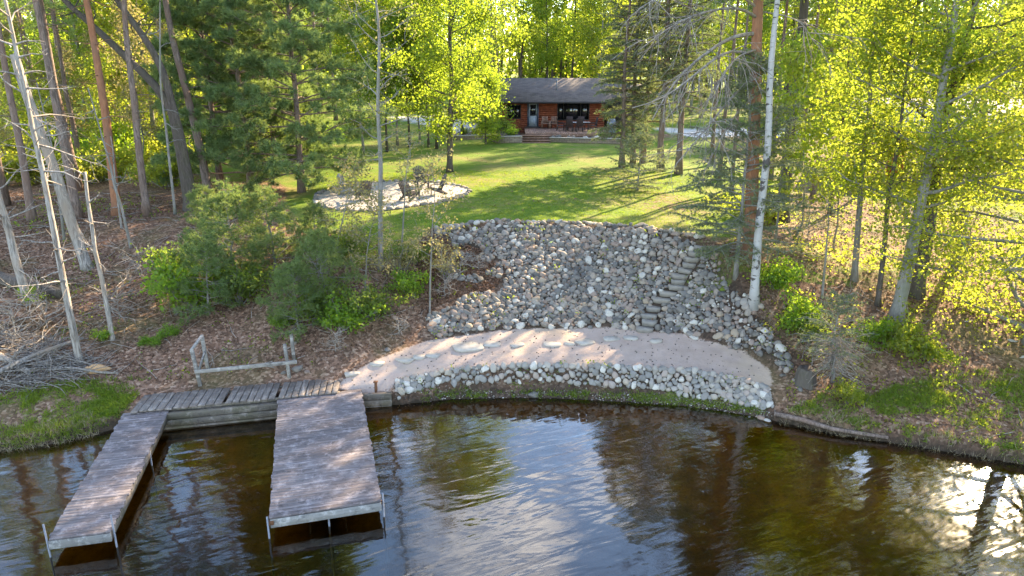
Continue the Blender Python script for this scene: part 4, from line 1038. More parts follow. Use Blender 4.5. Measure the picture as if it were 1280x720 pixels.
# dead, leaning and bare stems on the left bank
def snag(pts, rad, label, seed, name='dead_tree', top=.5, nb=18, Lb=(.4, 1.7), bark='bark_dead', ext=0., sub=4, base=.25, cat='dead tree'):
    custom(pts, lambda P: bare(seed, P, rad, nb, Lb, top, base, sub), (bark, bark), name, label, ('trunk', 'branches'), cat, UPTO(ext) if ext else None)
snag([(110, 335), (88, 275), (60, 190), (32, 115), (18, 68)], .21, 'thick grey leaning snag with a broken top at far left', 31, top=.72, nb=22)
snag([(100, 455), (75, 330), (52, 200), (22, 80), (4, -10)], .115, 'long thin grey dead tree leaning left behind the brush pile', 32, top=.35, nb=28, Lb=(.5, 2.0))
snag([(141, 425), (126, 340), (112, 265), (106, 215)], .085, 'short thin grey broken stem beside the thin leaning dead tree', 33, top=.55, nb=8, Lb=(.4, 1.2))
snag([(36, 378), (18, 320), (0, 255), (-18, 190)], .15, 'grey leaning stub at the left edge above the fallen log', 34, top=.6, nb=18, Lb=(.5, 1.8))
snag([(164, 310), (150, 250), (133, 190), (110, 110)], .06, 'thin bare sapling leaning left under the pines', 35, 'bare_sapling', .3, 8, (.4, 1.2), 'bark_grey')
snag([(152, 285), (147, 250), (143, 215), (138, 170)], .05, 'short thin bare sapling beside the reddish pine', 36, 'bare_sapling', .3, 7, (.3, .9), 'bark_grey')
snag([(219, 268), (214, 220), (206, 150), (200, 80)], .07, 'bare slender trunk directly left of the forked oak', 37, 'bare_sapling', .3, 8, (.4, 1.2), 'bark_grey', 4)
snag([(80, 300), (76, 262), (70, 220), (62, 170)], .055, 'thin bare sapling behind the thick leaning snag', 38, 'bare_sapling', .3, 8, (.4, 1.), 'bark_grey', 2)
# slender trees in the middle
def sap(pts, rad, label, seed, up, per, R_=1.1, base=.3, nl=16, leaf='leaf_bud', size=.08, name='sapling', bark='bark_grey', spread=.14, cat='tree', **k):
    custom(pts, lambda P: broadleaf(seed, P[-1][2], R_, rad, base, nl, per, size, spread, P, sides=7, **k), (bark, leaf), name, label, extra=UPTO(up) if up else None, cat=cat)
sap([(476, 336), (475, 230), (473, 120), (470, 0)], .105, 'tall slender grey aspen in front of the gravel patio', 41, 4, 1, 1.7, .3, 34, name='aspen_tree')
sap([(502, 306), (505, 262), (508, 215), (512, 185)], .042, 'thin budding sapling right in front of the patio chairs', 42, .6, 2, 1.2, .35, 10)
sap([(537, 392), (538, 340), (540, 285), (543, 235)], .04, 'thin budding sapling at the left edge of the rock slope', 43, .8, 3, 1.2, .35, 14)
sap([(455, 372), (458, 330), (462, 290), (470, 262)], .035, 'crooked pale budding shrub stem below the aspen', 44, .3, 3, 1.0, .3, 14)
sap([(414, 330), (425, 290), (432, 255), (440, 225)], .04, 'leaning budding sapling left of the slender aspen', 45, .5, 3, 1.1, .3, 16)
custom([(562, 215), (563, 140), (563, 60), (563, -20)], lambda P: broadleaf(51, P[-1][2], 4.3, .19, .16, 44, 15, .14, .36, P, up=.5, sub=6), ('bark_dark', 'leaf_green'), 'maple_tree', 'fresh green maple with a straight dark trunk on the lawn left of the cabin', extra=UPTO(4))
custom([(607, 180), (607, 150), (606, 125), (606, 112)], lambda P: broadleaf(52, P[-1][2], 2.0, .08, .1, 24, 14, .12, .3, P), ('bark_dark', 'leaf_green'), 'maple_tree', 'small green maple in front of the left end of the cabin', extra=UPTO(1.2))
# slim tall pines at the back right of the lawn, which throw the long stripes of shade
for k, (u, v, hh, rad, lab) in enumerate([(898, 226, 19, .13, 'slim tall pine behind the small hemlock, leftmost of the slim pines at the lawn corner'), (914, 241, 18, .11, 'slim pine just left of the red barked pine'), (962, 226, 20, .14, 'slim tall pine between the birch and the thick dark pine'), (1016, 246, 19, .12, 'slim tall pine directly right of the thick dark pine'),
                                          (1046, 236, 18, .11, 'slim pine left of the slim straight grey trunk'), (1082, 240, 20, .13, 'slim tall pine behind the slim straight grey trunk'), (890, 205, 20, .14, 'slim tall pine in the driveway gap'), (1000, 212, 20, .13, 'slim pine farther back between the thick dark pine and the birch')]):
    place(proto(pine(170 + k, hh, 2.9, rad, base=.56, whorl=.8, nb=4, per=15, clump=4, size=.28, wid=.026, dead=14, sides=8), ('bark_pine', 'needle_pine'), TB), 'pine_tree', lab, 'tree', G(u, v) - np.array([0, 0, .1]), k * 1.7)
# droopy conifers right of the cabin
for k, (u, v, rad, Rr, Hh, bs, lab) in enumerate([(777, 210, .16, 2.0, 15, .14, 'grey green conifer closest to the cabin, leftmost of the conifer clump'), (791, 207, .16, 1.9, 18, .2, 'second conifer of the clump, just right of the leftmost'), (803, 204, .17, 2.0, 17, .16, 'conifer in the middle of the clump right of the cabin'),
                                              (826, 214, .20, 2.3, 20, .24, 'conifer with a bare lower trunk in the clump right of the cabin'), (848, 218, .20, 2.4, 19, .22, 'rightmost conifer of the clump, nearest the driveway gap')]):
    place(proto(pine(60 + k, Hh, Rr, rad, base=bs, whorl=.54, nb=5, size=.20, per=9, style='spray', lowf=.8, droop=-.045, el0=.0, wid=.03), ('bark_pine', 'needle_grey'), TB), 'spruce_tree', lab, 'tree', G(u, v) - np.array([0, 0, .1]), k * 1.1)
b = G(920, 346); place(proto(pine(70, 7.5, 2.9, .08, base=.16, whorl=.40, nb=6, size=.16, per=10, style='spray', droop=-.03, el0=.05, wid=.024), ('bark_grey', 'needle_grey'), TB), 'hemlock_tree', 'small hemlock with soft layered sprays above the top of the stone stair', 'tree', b - np.array([0, 0, .1]), .4)
b = G(868, 232); place(proto(pine(71, 3.0, 2.0, .05, base=.1, whorl=.3, nb=5, size=.15, per=7, style='spray', droop=-.02, el0=.1, wid=.028), ('bark_grey', 'needle_grey'), TB), 'young_hemlock', 'small bushy hemlock on the lawn in front of the conifer clump', 'tree', G(797, 238), .4)
# red pine with long bare dead branches reaching left
def redpine(P):
    r = np.random.default_rng(81); tg, lg = pine(81, P[-1][2], 5.6, .25, base=.47, whorl=.75, nb=5, per=18, clump=6, size=.26, path=P, wid=.022); bg = Geo(); b = bb
    paths = [([(946, 22, 0), (925, 8, -1), (880, 14, -2), (840, 30, -2.6), (800, 62, -3)], .055, 26), ([(944, 42, 0), (915, 44, -.6), (870, 75, -1.2), (840, 105, -1.6), (815, 150, -2)], .07, 10), ([(946, 70, 0), (910, 60, -1.4), (870, 92, -2.4), (830, 125, -3), (790, 135, -3.4)], .055, 18),
             ([(945, 95, 0), (915, 120, -.8), (880, 165, -1.6), (845, 205, -2.2)], .05, 12), ([(946, 62, 0), (920, 70, -1.8), (893, 110, -2.8), (885, 170, -3.2)], .035, 22), ([(947, 10, 0), (900, -25, -1), (850, -20, -2), (800, 10, -2.5)], .05, 26), ([(945, 120, 0), (925, 135, -1), (905, 165, -1.6), (890, 195, -2)], .03, 12), ([(955, 15, 0), (985, 20, -.8), (1005, 30, -1.2), (1015, 50, -1.5)], .03, 10)]
    for px, rad, n in paths:
        B = smooth_path(loc_path(px, b[1], b), 12); tube(bg, B, np.linspace(rad, rad * .25, 12), 6)
        for i in range(n):
            q, d = at(B, r.uniform(.25, .99)); S = limb(r, q, d * .8 + r.normal(size=3) * .6 + [0, 0, -.2], r.uniform(.5, 1.9), 6, -.06, .14); tube(bg, S, np.linspace(.016, .006, 6), 4)
            for j in range(4): q2, d2 = at(S, r.uniform(.3, .95)); S2 = limb(r, q2, d2 + r.normal(size=3) * .5 + [0, 0, -.3], r.uniform(.25, .8), 4, -.05, .15); tube(bg, S2, np.linspace(.009, .005, 4), 3)
    return tg, lg, bg
bb = G(937, 318)
custom([(937, 318), (941, 220), (945, 110), (948, -5)], redpine, ('bark_red', 'needle_pine', 'bark_dead'), 'red_pine', 'red barked pine behind the white birch with long bare grey branches sweeping left', ('trunk', 'crown', 'dead_branches'), extra=UPTO(13))
custom([(942, 382), (949, 270), (960, 130), (967, 40), (973, -10)], lambda P: broadleaf(82, P[-1][2], 2.6, .155, .60, 26, 8, .14, .3, P), ('bark_birch', 'leaf_green'), 'birch_tree', 'white barked birch leaning right beside the top of the stone stair', extra=UPTO(7))
custom([(976, 276), (986, 190), (998, 100), (1006, 0)], lambda P: pine(83, P[-1][2], 4.6, .30, base=.46, whorl=.8, nb=5, per=16, clump=5, size=.26, path=P, wid=.022, dead=26), ('bark_dark', 'needle_pine'), 'pine_tree', 'thick dark pine trunk to the right of the white birch', extra=UPTO(12))
# maples and slim trunks on the right
def rmaple(pts, rad, label, seed, ext, R_, base, nl, per, size, mat='leaf_yel', bark='bark_grey', **k):
    custom(pts, lambda P: broadleaf(seed, P[-1][2], R_, rad, base, nl, per, size, .34, P, **k), (bark, mat), 'maple_tree', label, extra=UPTO(ext))
rmaple([(1119, 400), (1140, 310), (1163, 200), (1178, 110), (1195, 10)], .22, 'big grey maple leaning right at the top of the right bank', 91, 5, 3.6, .22, 34, 14, .10, up=.45, sub=6)
rmaple([(1144, 368), (1158, 300), (1170, 210), (1186, 120), (1215, 20)], .26, 'dark trunked maple directly behind the big leaning grey one', 92, 4, 3.8, .34, 26, 13, .10, bark='bark_dark', up=.4, sub=6)
rmaple([(1196, 330), (1210, 240), (1230, 130), (1250, 20)], .20, 'yellow green maple near the right edge with a grey forked stem', 93, 3, 3.6, .2, 26, 12, .10, up=.35, sub=6)
rmaple([(1068, 350), (1076, 240), (1086, 140), (1092, 40)], .115, 'slim straight grey trunk left of the big leaning maple', 94, 5, 2.6, .30, 26, 11, .11, up=.5)
rmaple([(1097, 382), (1108, 290), (1120, 190), (1132, 100)], .095, 'slim dark stem between the straight trunk and the big leaning maple', 95, 4, 2.4, .3, 24, 11, .11, bark='bark_dark')
rmaple([(1037, 268), (1048, 190), (1060, 100), (1070, 10)], .11, 'thin double dark stem behind the dark pine on the right', 96, 4, 2.6, .25, 26, 13, .13, bark='bark_dark')
rmaple([(1028, 372), (1031, 330), (1034, 295), (1036, 265)], .05, 'thin bare sapling right of the bright green bushes', 97, .6, 1.0, .5, 10, 2, .08, 'leaf_bud')
rmaple([(1290, 430), (1300, 330), (1315, 220), (1335, 90)], .24, 'large maple at the right edge overhanging the bank with drooping yellow green leaves', 98, 1, 5.0, .05, 34, 17, .11, up=-.05, sub=6)
# ---- shrubs on the banks ---------------------------------------------------------
SHP = {'bright': [proto(shrub(110 + k, 1.5, 1.2, 11, 9, .12, .14), ('bark_grey', 'leaf_bright'), ('stems', 'crown')) for k in range(3)],
       'dull': [proto(shrub(120 + k, 1.8, 1.4, 14, 9, .11, .16), ('bark_grey', 'leaf_shrub'), ('stems', 'crown')) for k in range(3)],
       'bud': [proto(shrub(130 + k, 1.7, 1.0, 11, 5, .07, .12), ('bark_grey', 'leaf_bud'), ('stems', 'crown')) for k in range(2)],
       'twig': [proto(bare(135 + k, [(0, 0, 0), (.05, 0, .5), (.1, .05, 1.4)], .02, 26, (.4, 1.3), .3, .1, 5), ('bark_dead', 'bark_dead'), ('stems', 'branches')) for k in range(2)],
       'yel': [proto(shrub(140 + k, 1.3, 1.3, 10, 8, .12, .15, 5, .4), ('bark_grey', 'leaf_yel'), ('stems', 'crown')) for k in range(2)],
       'wpine': [proto(pine(150 + k, 3.4, 1.9, .06, base=.1, whorl=.40, nb=5, size=.19, per=15, clump=5, el0=.05, droop=-.01, wid=.020), ('bark_grey', 'needle_young'), TB) for k in range(3)]}
def shr(kind, u, v, sc, lab, k=0, grp=None, name=None):
    b = G(u, v); P = SHP[kind]; return place(P[k % len(P)], name or {'wpine': 'young_pine'}.get(kind, 'shrub'), lab, {'wpine': 'tree'}.get(kind, 'bush'), b - np.array([0, 0, .03]), u * .37, sc, grp)
shr('bright', 972, 362, .85, 'bright green bush at the foot of the white birch', 0)
shr('bright', 994, 408, .85, 'bright green bush below the one by the birch, right of the rock slope', 1)
shr('bright', 246, 388, 1.25, 'green bush above the left post of the wooden rack', 2)
shr('dull', 300, 382, 1.0, 'dull green bush in the middle of the left thicket', 0)
shr('dull', 215, 360, .95, 'dull green bush at the left end of the thicket', 1)
shr('bright', 352, 410, .45, 'small bright bush above the right post of the wooden rack', 0)
shr('bright', 430, 412, .9, 'green bush at the right end of the thicket, above the sand', 1)
shr('dull', 390, 400, .9, 'dull green bush under the low pine boughs', 2)
shr('dull', 465, 400, .8, 'dull olive bush left of the budding sapling', 0)
shr('bright', 518, 372, .7, 'fresh green bush beside the thin sapling on the rock slope edge', 2)
shr('bud', 560, 350, .95, 'brown budding bush growing over the bare patch of the rock slope', 0)
shr('bud', 500, 350, 1.0, 'pale yellow budding bush left of the rock slope', 1)
shr('dull', 440, 330, .8, 'olive bush at the lawn edge below the gravel patio', 1)
shr('dull', 520, 330, .6, 'small olive bush at the left top corner of the rock slope', 2)
shr('bright', 128, 425, .33, 'small bright green seedling by the short broken stem', 0)
shr('bright', 212, 420, .33, 'small bright green seedling in the leaf litter left of the rack', 1)
shr('bright', 38, 380, .40, 'small bright green plant by the grey leaning stub', 2)
shr('bright', 180, 430, .22, 'tiny green seedling between two larger seedlings', 1)
shr('bright', 197, 432, .25, 'tiny yellow green seedling just left of the rack', 2)
shr('wpine', 296, 350, .95, 'young soft needled pine on the bank in the middle of the left thicket', 0)
shr('wpine', 345, 340, .85, 'young soft needled pine below the left end of the gravel patio', 1)
shr('wpine', 262, 392, .75, 'low young pine drooping over the left rack post', 2)
shr('wpine', 405, 378, .7, 'young pine with pale sunlit tips left of the slender aspen', 0)
shr('wpine', 375, 415, .65, 'low young pine just above the right rack post', 1)
shr('wpine', 395, 312, .5, 'young pine at the lawn edge in front of the patio', 2)
shr('wpine', 262, 300, .6, 'young pine at the foot of the forked oak', 1)
shr('yel', 1120, 436, .8, 'yellow green bush below the big leaning maple', 0)
shr('yel', 1156, 450, .75, 'layered yellow green bush lowest on the right bank', 1)
shr('bright', 1085, 432, .6, 'green bush right of the brown dry spruce', 2)
shr('yel', 1062, 505, .55, 'small sunlit yellow green bush under the dry spruce', 0)
shr('dull', 1010, 428, .55, 'dull olive bush between the rock slope and the dry spruce', 0)
shr('bud', 220, 395, .7, 'pale budding twigs at the left of the thicket', 1)
for k, (u, v, s, l) in enumerate([(60, 410, 1.0, 'tangle of bare twigs behind the brush pile'), (150, 400, .9, 'bare grey twigs around the short broken stem'), (180, 350, .8, 'low bare twigs in the leaf litter under the slim pine'), (20, 430, 1.1, 'bare twigs at the left edge above the brush pile'), (575, 345, .55, 'dry brown twigs over the bare patch in the rock slope'), (598, 338, .45, 'small dry twigs at the right of the bare patch in the rock slope'), (556, 372, .5, 'dry twigs low on the bare patch in the rock slope'), (500, 420, .5, 'bare twigs on the bank above the upper sand'), (420, 440, .5, 'few bare twigs on the bank above the end of the boardwalk'), (400, 350, .8, 'bare twigs under the aspen, left of the crooked stem'), (1010, 300, .9, 'bare twigs at the foot of the dark pine on the right')]):
    shr('twig', u, v, s, l, k, None, 'bare_bush')
# dying spruce right of the rock slope: green top, dry brown skirt
b = G(1040, 478); t = thing('dry_spruce', 'half dead small spruce with a dry brown skirt and dull green top', 'tree', b)
tg, lg = pine(160, 2.6, 1.05, .05, base=.35, whorl=.22, nb=6, size=.10, per=7, style='spray', droop=-.02, wid=.02); part('trunk', tg, MAT['bark_grey'], t, True); part('crown', lg, MAT['needle_grey'], t)
r = np.random.default_rng(5); g = Geo()
for i in range(260):
    a = r.uniform(0, 6.28); z = r.uniform(.3, 1.5); B = limb(r, (0, 0, z), (math.cos(a), math.sin(a), r.uniform(-.5, .1)), r.uniform(.4, 1.15), 5, -.08, .12); tube(g, B, np.linspace(.008, .004, 5), 3)
part('dead_skirt', g, MAT['bark_dead'], t)
b = G(1006, 478); t = thing('tree_stump', 'dark rotten stump at the lower right corner of the rock slope', 'stump', b)
g = Geo(); n = 14; V = []; r = np.random.default_rng(6); w = r.uniform(.85, 1.15, n)
for z, q in ((-.1, .36), (.12, .29), (.42, .25), (.48, .22), (.38, .1)): V += [(q * w[i] * math.cos(i / n * 6.283), q * w[i] * math.sin(i / n * 6.283), z + r.normal() * .02) for i in range(n)]
V += [(0, 0, .36)]; g.add(V, [(k * n + i, k * n + (i + 1) % n, (k + 1) * n + (i + 1) % n, (k + 1) * n + i) for k in range(4) for i in range(n)], [(4 * n + i, 4 * n + (i + 1) % n, 5 * n) for i in range(n)]); part('wood', g, MAT['bark_dark'], t)
# fallen log at the left, brush pile
a, c = G(-30, 345), G(80, 372); g = Geo(); tube(g, [a + [0, 0, .12], (a + c) / 2 + [0, 0, .16], c + [0, 0, .1]], [.26, .24, .2], 12, cap=True); tag(part('fallen_log', g, MAT['bark_dark'], None, True), 'thick dark fallen log lying at the left edge below the pines', 'log')
def branchlog(pa, pb, r0, r1, lab, lift=.35, seed=0):
    r = np.random.default_rng(seed); a, c = G(*pa), G(*pb); g = Geo(); P = smooth_path([a + [0, 0, lift], a * .6 + c * .4 + [0, 0, lift + r.normal() * .08], a * .3 + c * .7 + [0, 0, lift * .8], c + [0, 0, .15]], 8); tube(g, P, np.linspace(r0, r1, 8), 8, cap=True)
    for i in range(4): q, d = at(P, r.uniform(.3, .95)); S = limb(r, q, d + r.normal(size=3) * .6, r.uniform(.3, .8), 4, 0, .15); tube(g, S, np.linspace(r1 * .5, .006, 4), 4)
    tag(part('cut_branch', g, MAT['bark_dead'], None, True), lab, 'branch')
branchlog((-20, 492), (105, 428), .09, .05, 'long pale cut branch lying diagonally over the brush pile', .4, 1)
branchlog((-40, 440), (40, 472), .13, .09, 'thick pale cut limb at the left edge behind the diagonal branch', .35, 2)
branchlog((60, 468), (148, 472), .045, .03, 'straight thin branch at the right end of the brush pile', .15, 3)
r = np.random.default_rng(77); g = Geo()
for i in range(650):
    u, v = r.uniform(-40, 118), r.uniform(438, 500)
    if v > 505 - u * .22 or (u > 90 and v < 455): continue
    p = W(u, v, 1.0 - (v - 440) / 60 * .45); z = h(p[0], p[1]); a = r.normal() * .6 + (0 if r.random() < .6 else 1.4); d = np.array([math.cos(a), math.sin(a) * .7, r.normal() * .22]); L = r.uniform(.5, 2.0)
    hump = .55 * math.exp(-((u - 40) / 60) ** 2) * math.exp(-((v - 468) / 24) ** 2)
    B = limb(r, np.array([p[0], p[1], z + .03 + hump * r.random()]) - d * L * .4, d, L, 6, -.01, .16); B[:, 2] = np.maximum(B[:, 2], H(B[:, 0], B[:, 1]) + .01); q = r.uniform(.006, .02); tube(g, B, np.linspace(q, q * .4, 6), 4)
tag(part('brush_pile', g, MAT['bark_dead'], None, True), 'tangled pile of grey dead branches on the left shore', 'brush pile')
p = G(121, 464); tag(link('orange_rock', SMESH[3], None, (p[0], p[1], p[2] + .08), (.2, .1, .3), (.34, .2, .2)), 'jagged orange tan rock at the right end of the brush pile', 'rock')
me = SMESH[3].copy(); M2 = simple('sandstone', (.55, .33, .17), .9, 0, .4, 9.); me.materials[0] = M2; bpy.data.objects['orange_rock'].data = me
# ledge stones on the right bank
for k, (u, v, w, dpt, lab, hh) in enumerate([(1196, 396, 1.0, .8, 'flat pale ledge stone on a dark rock face under the maples', .45), (1268, 420, .9, .8, 'flat tan ledge stone at the right edge under the maple leaves', .4), (1276, 442, .7, .6, 'grey boulder at the right edge just below the tan ledge stone', .5)]):
    p = G(u, v); o = part('ledge_stone', slab_geo(500 + k, w, dpt, hh), MAT['slab']); o.location = (p[0], p[1] + .1, p[2] - .04); o.rotation_euler = (0, 0, .3 * k); tag(o, lab, 'boulder')
# ================================================================== WOODS BEHIND
BP = {'decid': [proto(broadleaf(200 + k, 17 + k, 3.9, .17, .22 + .08 * (k % 2), 40, 12, .20, .46, sub=4, sides=7), ('bark_dark' if k % 2 else 'bark_grey', 'leaf_yel' if k < 3 else 'leaf_green'), TB) for k in range(5)],
      'pine': [proto(pine(220 + k, 20 + k, 2.9, .2, base=.5, whorl=.95, nb=4, per=9, clump=4, size=.30, wid=.03, dead=14, sides=7), ('bark_pine', 'needle_pine'), TB) for k in range(2)],
      'fir': [proto(pine(225 + k, 15, 2.3, .17, base=.12, whorl=.8, nb=5, per=4, size=.24, style='spray', droop=-.04, wid=.045, sides=7), ('bark_pine', 'needle_grey'), TB) for k in range(1)],
      'sap': [proto(broadleaf(230 + k, 6.5 + k, 1.5, .045, .3, 16, 9, .13, .25, sides=5, sub=3), ('bark_grey', ['leaf_yel', 'leaf_green', 'leaf_bud'][k]), TB) for k in range(3)]}
CLEAR = [(-13.5, 26), (-15, 40), (-13, 50), (-14, 58), (-11, 66), (-16, 86), (-5, 90), (-3, 78), (14, 78), (14, 62), (12, 56), (13, 46), (12, 36), (9, 28)]
SUNGAP = [(3, 40), (13, 31), (14, 23), (20, 24), (34, 36), (64, 74), (34, 84), (12, 76), (10, 58)]
placed = [(o.location.x, o.location.y) for o in SC.objects if o.parent is None and o.get('category') == 'tree']
NB = [(27.5, 47.0)]
r = np.random.default_rng(2024)
def can(x, y, d):
    if inside(np.array([x]), np.array([y]), CLEAR)[0]: return False
    if inside(np.array([x]), np.array([y]), SUNGAP)[0]: return False
    if abs(x - 27.5) < 7.5 and abs(y - 46) < 6: return False
    return all((x - a) ** 2 + (y - b) ** 2 > d * d for a, b in placed)
def wood(kind, n, xr, yr, d, name, lab, grp, smin=.8, smax=1.2, cond=None, cat='tree'):
    c = 0
    for k in range(n * 30):
        if c >= n: break
        x, y = r.uniform(*xr), r.uniform(*yr)
        if abs(x) > .80 * y + 9 or not can(x, y, d): continue
        if cond is not None and not cond(x, y): continue
        P = BP[kind]; placed.append((x, y)); s = r.uniform(smin, smax)
        place(P[int(r.integers(len(P)))], name, lab, cat, (x, y, h(x, y) - .1), r.uniform(0, 6.28), s, grp, (r.normal() * .02, r.normal() * .02)); c += 1
behind = lambda x, y: y > 78
left = lambda x, y: x < -16.5
right = lambda x, y: x > 9
wood('decid', 34, (-50, 55), (80, 112), 5, 'leafy_tree', 'sunlit yellow green leafy tree in the woods behind the cabin', 'leafy trees behind the cabin', .85, 1.25, behind)
wood('pine', 12, (-50, 50), (82, 115), 5, 'forest_pine', 'tall dark pine rising among the leafy trees behind the cabin', 'pines behind the cabin', .8, 1.15, behind)
wood('decid', 13, (-60, -12), (46, 92), 4.5, 'leafy_tree', 'yellow green leafy tree in the woods left of the lawn', 'leafy trees in the left woods', .75, 1.15, left)
wood('pine', 13, (-50, -12), (34, 88), 3.6, 'forest_pine', 'tall bare trunked pine in the woods left of the lawn', 'pines in the left woods', .75, 1.1, left)
wood('pine', 7, (-36, -19), (24, 44), 2.6, 'forest_pine', 'tall bare trunked pine in the woods left of the lawn', 'pines in the left woods', .95, 1.15, left)
wood('sap', 40, (-36, -12), (36, 70), 1.5, 'sapling', 'thin leafy sapling under the pines in the left woods', 'saplings in the left woods', .6, 1.1, left)
wood('decid', 14, (10, 80), (40, 96), 4.5, 'leafy_tree', 'sunlit yellow green leafy tree in the woods right of the lawn', 'leafy trees in the right woods', .75, 1.1, right)
wood('pine', 6, (12, 60), (44, 90), 5, 'forest_pine', 'tall pine trunk in the woods right of the lawn', 'pines in the right woods', .8, 1.1, right)
wood('sap', 20, (8, 44), (27, 66), 1.8, 'sapling', 'thin leafy sapling in the woods right of the lawn', 'saplings in the right woods', .6, 1.2, lambda x, y: x > 8 + max(0, 34 - y) * .3)
BP['bush_yel'] = SHP['yel'] + SHP['bright'][:1]
wood('bush_yel', 34, (-36, -12.5), (38, 66), 1.2, 'understory_bush', 'yellow green understory bush among the pines of the left woods', 'understory bushes in the left woods', 1.0, 2.0, None, 'bush')
wood('bush_yel', 30, (10, 34), (30, 62), 1.2, 'understory_bush', 'yellow green understory bush in the woods right of the lawn', 'understory bushes in the right woods', 1.0, 2.0, lambda x, y: x > 10 + max(0, 34 - y) * .5, 'bush')
# slim dark stems on the lawn behind the maple
for u, v, s in [(497, 182, .75), (512, 184, .8), (525, 180, .7), (536, 184, .75), (546, 186, .85), (484, 190, .8), (578, 172, .9), (455, 195, .8), (592, 150, .9)]:
    b = G(u, v); place(BP['decid'][4 if u % 2 else 3], 'lawn_maple', 'slim dark trunked green tree in the row along the back of the lawn', 'tree', b, u * 1., s * .7, 'slim trees along the back of the lawn')
# bushes in front of the cabin
for k, (u, y, z, s, lab) in enumerate([(612, 63.5, 4.12, .75, 'leafy green bush in the bed at the left end of the cabin'), (640, 62.5, 4.12, .7, 'yellow green bush in the bed left of the deck steps'), (626, 65.5, 4.12, .9, 'large green bush against the cabin wall under the small window'), (583, 63.5, 4.12, .45, 'low plant at the far left of the long bed'), (596, 63.2, 4.12, .4, 'low plant in the middle of the long bed'), (765, 61.0, 4.12, .5, 'low green plant in the bed beside the covered grill'), (742, 60.9, 4.12, .3, 'tiny plant among the stones at the deck foot')]):
    place(SHP['dull' if k in (2, 3, 4, 6) else 'bright'][k % 3], 'shrub', lab, 'bush', (HX(u), y, z - .03), k, s)
# far wood seen as one mass
r2 = np.random.default_rng(99); g = Geo(); C = []
for i in range(420):
    x, y = r2.uniform(-135, 135), r2.uniform(114, 150); z0 = h(x, y); hh = r2.uniform(10, 21)
    tube(g, [(x, y, z0), (x + r2.normal() * .4, y, z0 + hh * .55), (x + r2.normal() * .8, y, z0 + hh)], [.25, .18, .05], 5, .1)
    c = r2.normal(size=(22, 3)) * np.array([2.0, 2.0, hh * .26]) + np.array([x, y, z0 + hh * .55]); C.append(c)
lg = Geo(); add_leaves(lg, np.concatenate(C), 9, .9, .75, r2)
t = link('distant_woods', lg.mesh('distant_woods', MAT['leaf_yel'])); tag(t, 'far yellow green wood closing the view behind everything', 'woods', None, 'stuff')
part('trunks', g, MAT['bark_dark'], t)

# ================================================================== GROUND LITTER AND GRASS
r = np.random.default_rng(55)
def strew(poly, n, excl=()):
    P = np.array([p[:2] for p in poly]); lo, hi = P.min(0), P.max(0); xy = r.uniform(lo, hi, (n, 2)); ok = inside(xy[:, 0], xy[:, 1], poly)
    for e in excl: ok &= ~inside(xy[:, 0], xy[:, 1], e)
    xy = xy[ok]; return np.stack([xy[:, 0], xy[:, 1], H(xy[:, 0], xy[:, 1])], 1)
LB = gpoly([(-120, 520), (0, 500), (165, 480), (245, 472), (430, 452), (500, 432), (530, 415), (545, 380), (590, 340), (560, 300), (470, 305), (300, 262), (150, 240), (-120, 240)])
RB = gpoly([(895, 325), (960, 250), (1100, 210), (1400, 240), (1420, 590), (1280, 568), (1100, 540), (975, 515), (990, 470), (950, 400)])
DK = [W(u, v, .56) for u, v in [(160, 520), (440, 492), (425, 462), (178, 488)]]
P = np.concatenate([strew(LB, 60000, [DK]), strew(RB, 52000), strew(BARE, 14000), strew(SLOPE, 2600) + [0, 0, .10], strew([np.array(p) for p in LAWN], 2600)])
P = P[vnoise(P[:, 0], P[:, 1], .5, 61) + r.normal(size=len(P)) * .15 > .25]
n = len(P); N = nrm(r.normal(size=(n, 3)) * .45 + [0, 0, 1]); T = nrm(np.cross(N, r.normal(size=(n, 3)))); B = np.cross(N, T); L = r.uniform(.05, .13, (n, 1)); P[:, 2] += .018
g = Geo(); g.add(np.stack([P - T * L * .5, P + B * L * .34 + N * L * .15, P + T * L * .5, P - B * L * .34 + N * L * .1], 1).reshape(-1, 3), np.arange(n * 4).reshape(-1, 4), None, np.repeat(r.random(n), 4))
tag(part('leaf_litter', g, MAT['litter_leaf']), 'brown fallen leaves covering the wooded banks', 'leaf litter', None, 'stuff')
g = Geo()
for p in np.concatenate([strew(LB, 900, [DK]), strew(RB, 700)]):
    a = r.uniform(0, 6.28); L = r.uniform(.25, 1.3); X = p + np.array([math.cos(a), math.sin(a), 0]) * L * np.linspace(0, 1, 4)[:, None] + r.normal(size=(4, 3)) * .03; X[:, 2] = H(X[:, 0], X[:, 1]) + .03 + r.random(4) * .04; tube(g, X, np.linspace(.012, .005, 4), 4)
tag(part('fallen_twigs', g, MAT['bark_dead']), 'thin fallen twigs strewn over the leaf litter', 'twigs', None, 'stuff')
def blades(P, per, L, w, g, lean=.5):
    P = np.repeat(P, per, 0); n = len(P); P = P + np.concatenate([r.normal(size=(n, 2)) * .05, np.zeros((n, 1))], 1)
    d = nrm(r.normal(size=(n, 3)) * lean + [0, 0, 1]); s = nrm(np.cross(d, r.normal(size=(n, 3)))) * w * .5; l = L * r.uniform(.5, 1.3, (n, 1)); tip = P + d * l; tip[:, 2] -= l[:, 0] * .12
    g.add(np.stack([P - s, P + s, tip], 1).reshape(-1, 3), None, np.arange(n * 3).reshape(-1, 3), np.repeat(r.random(n), 3))
g = Geo()
BE = [[p[:2] for p in b] for b in BANKG]
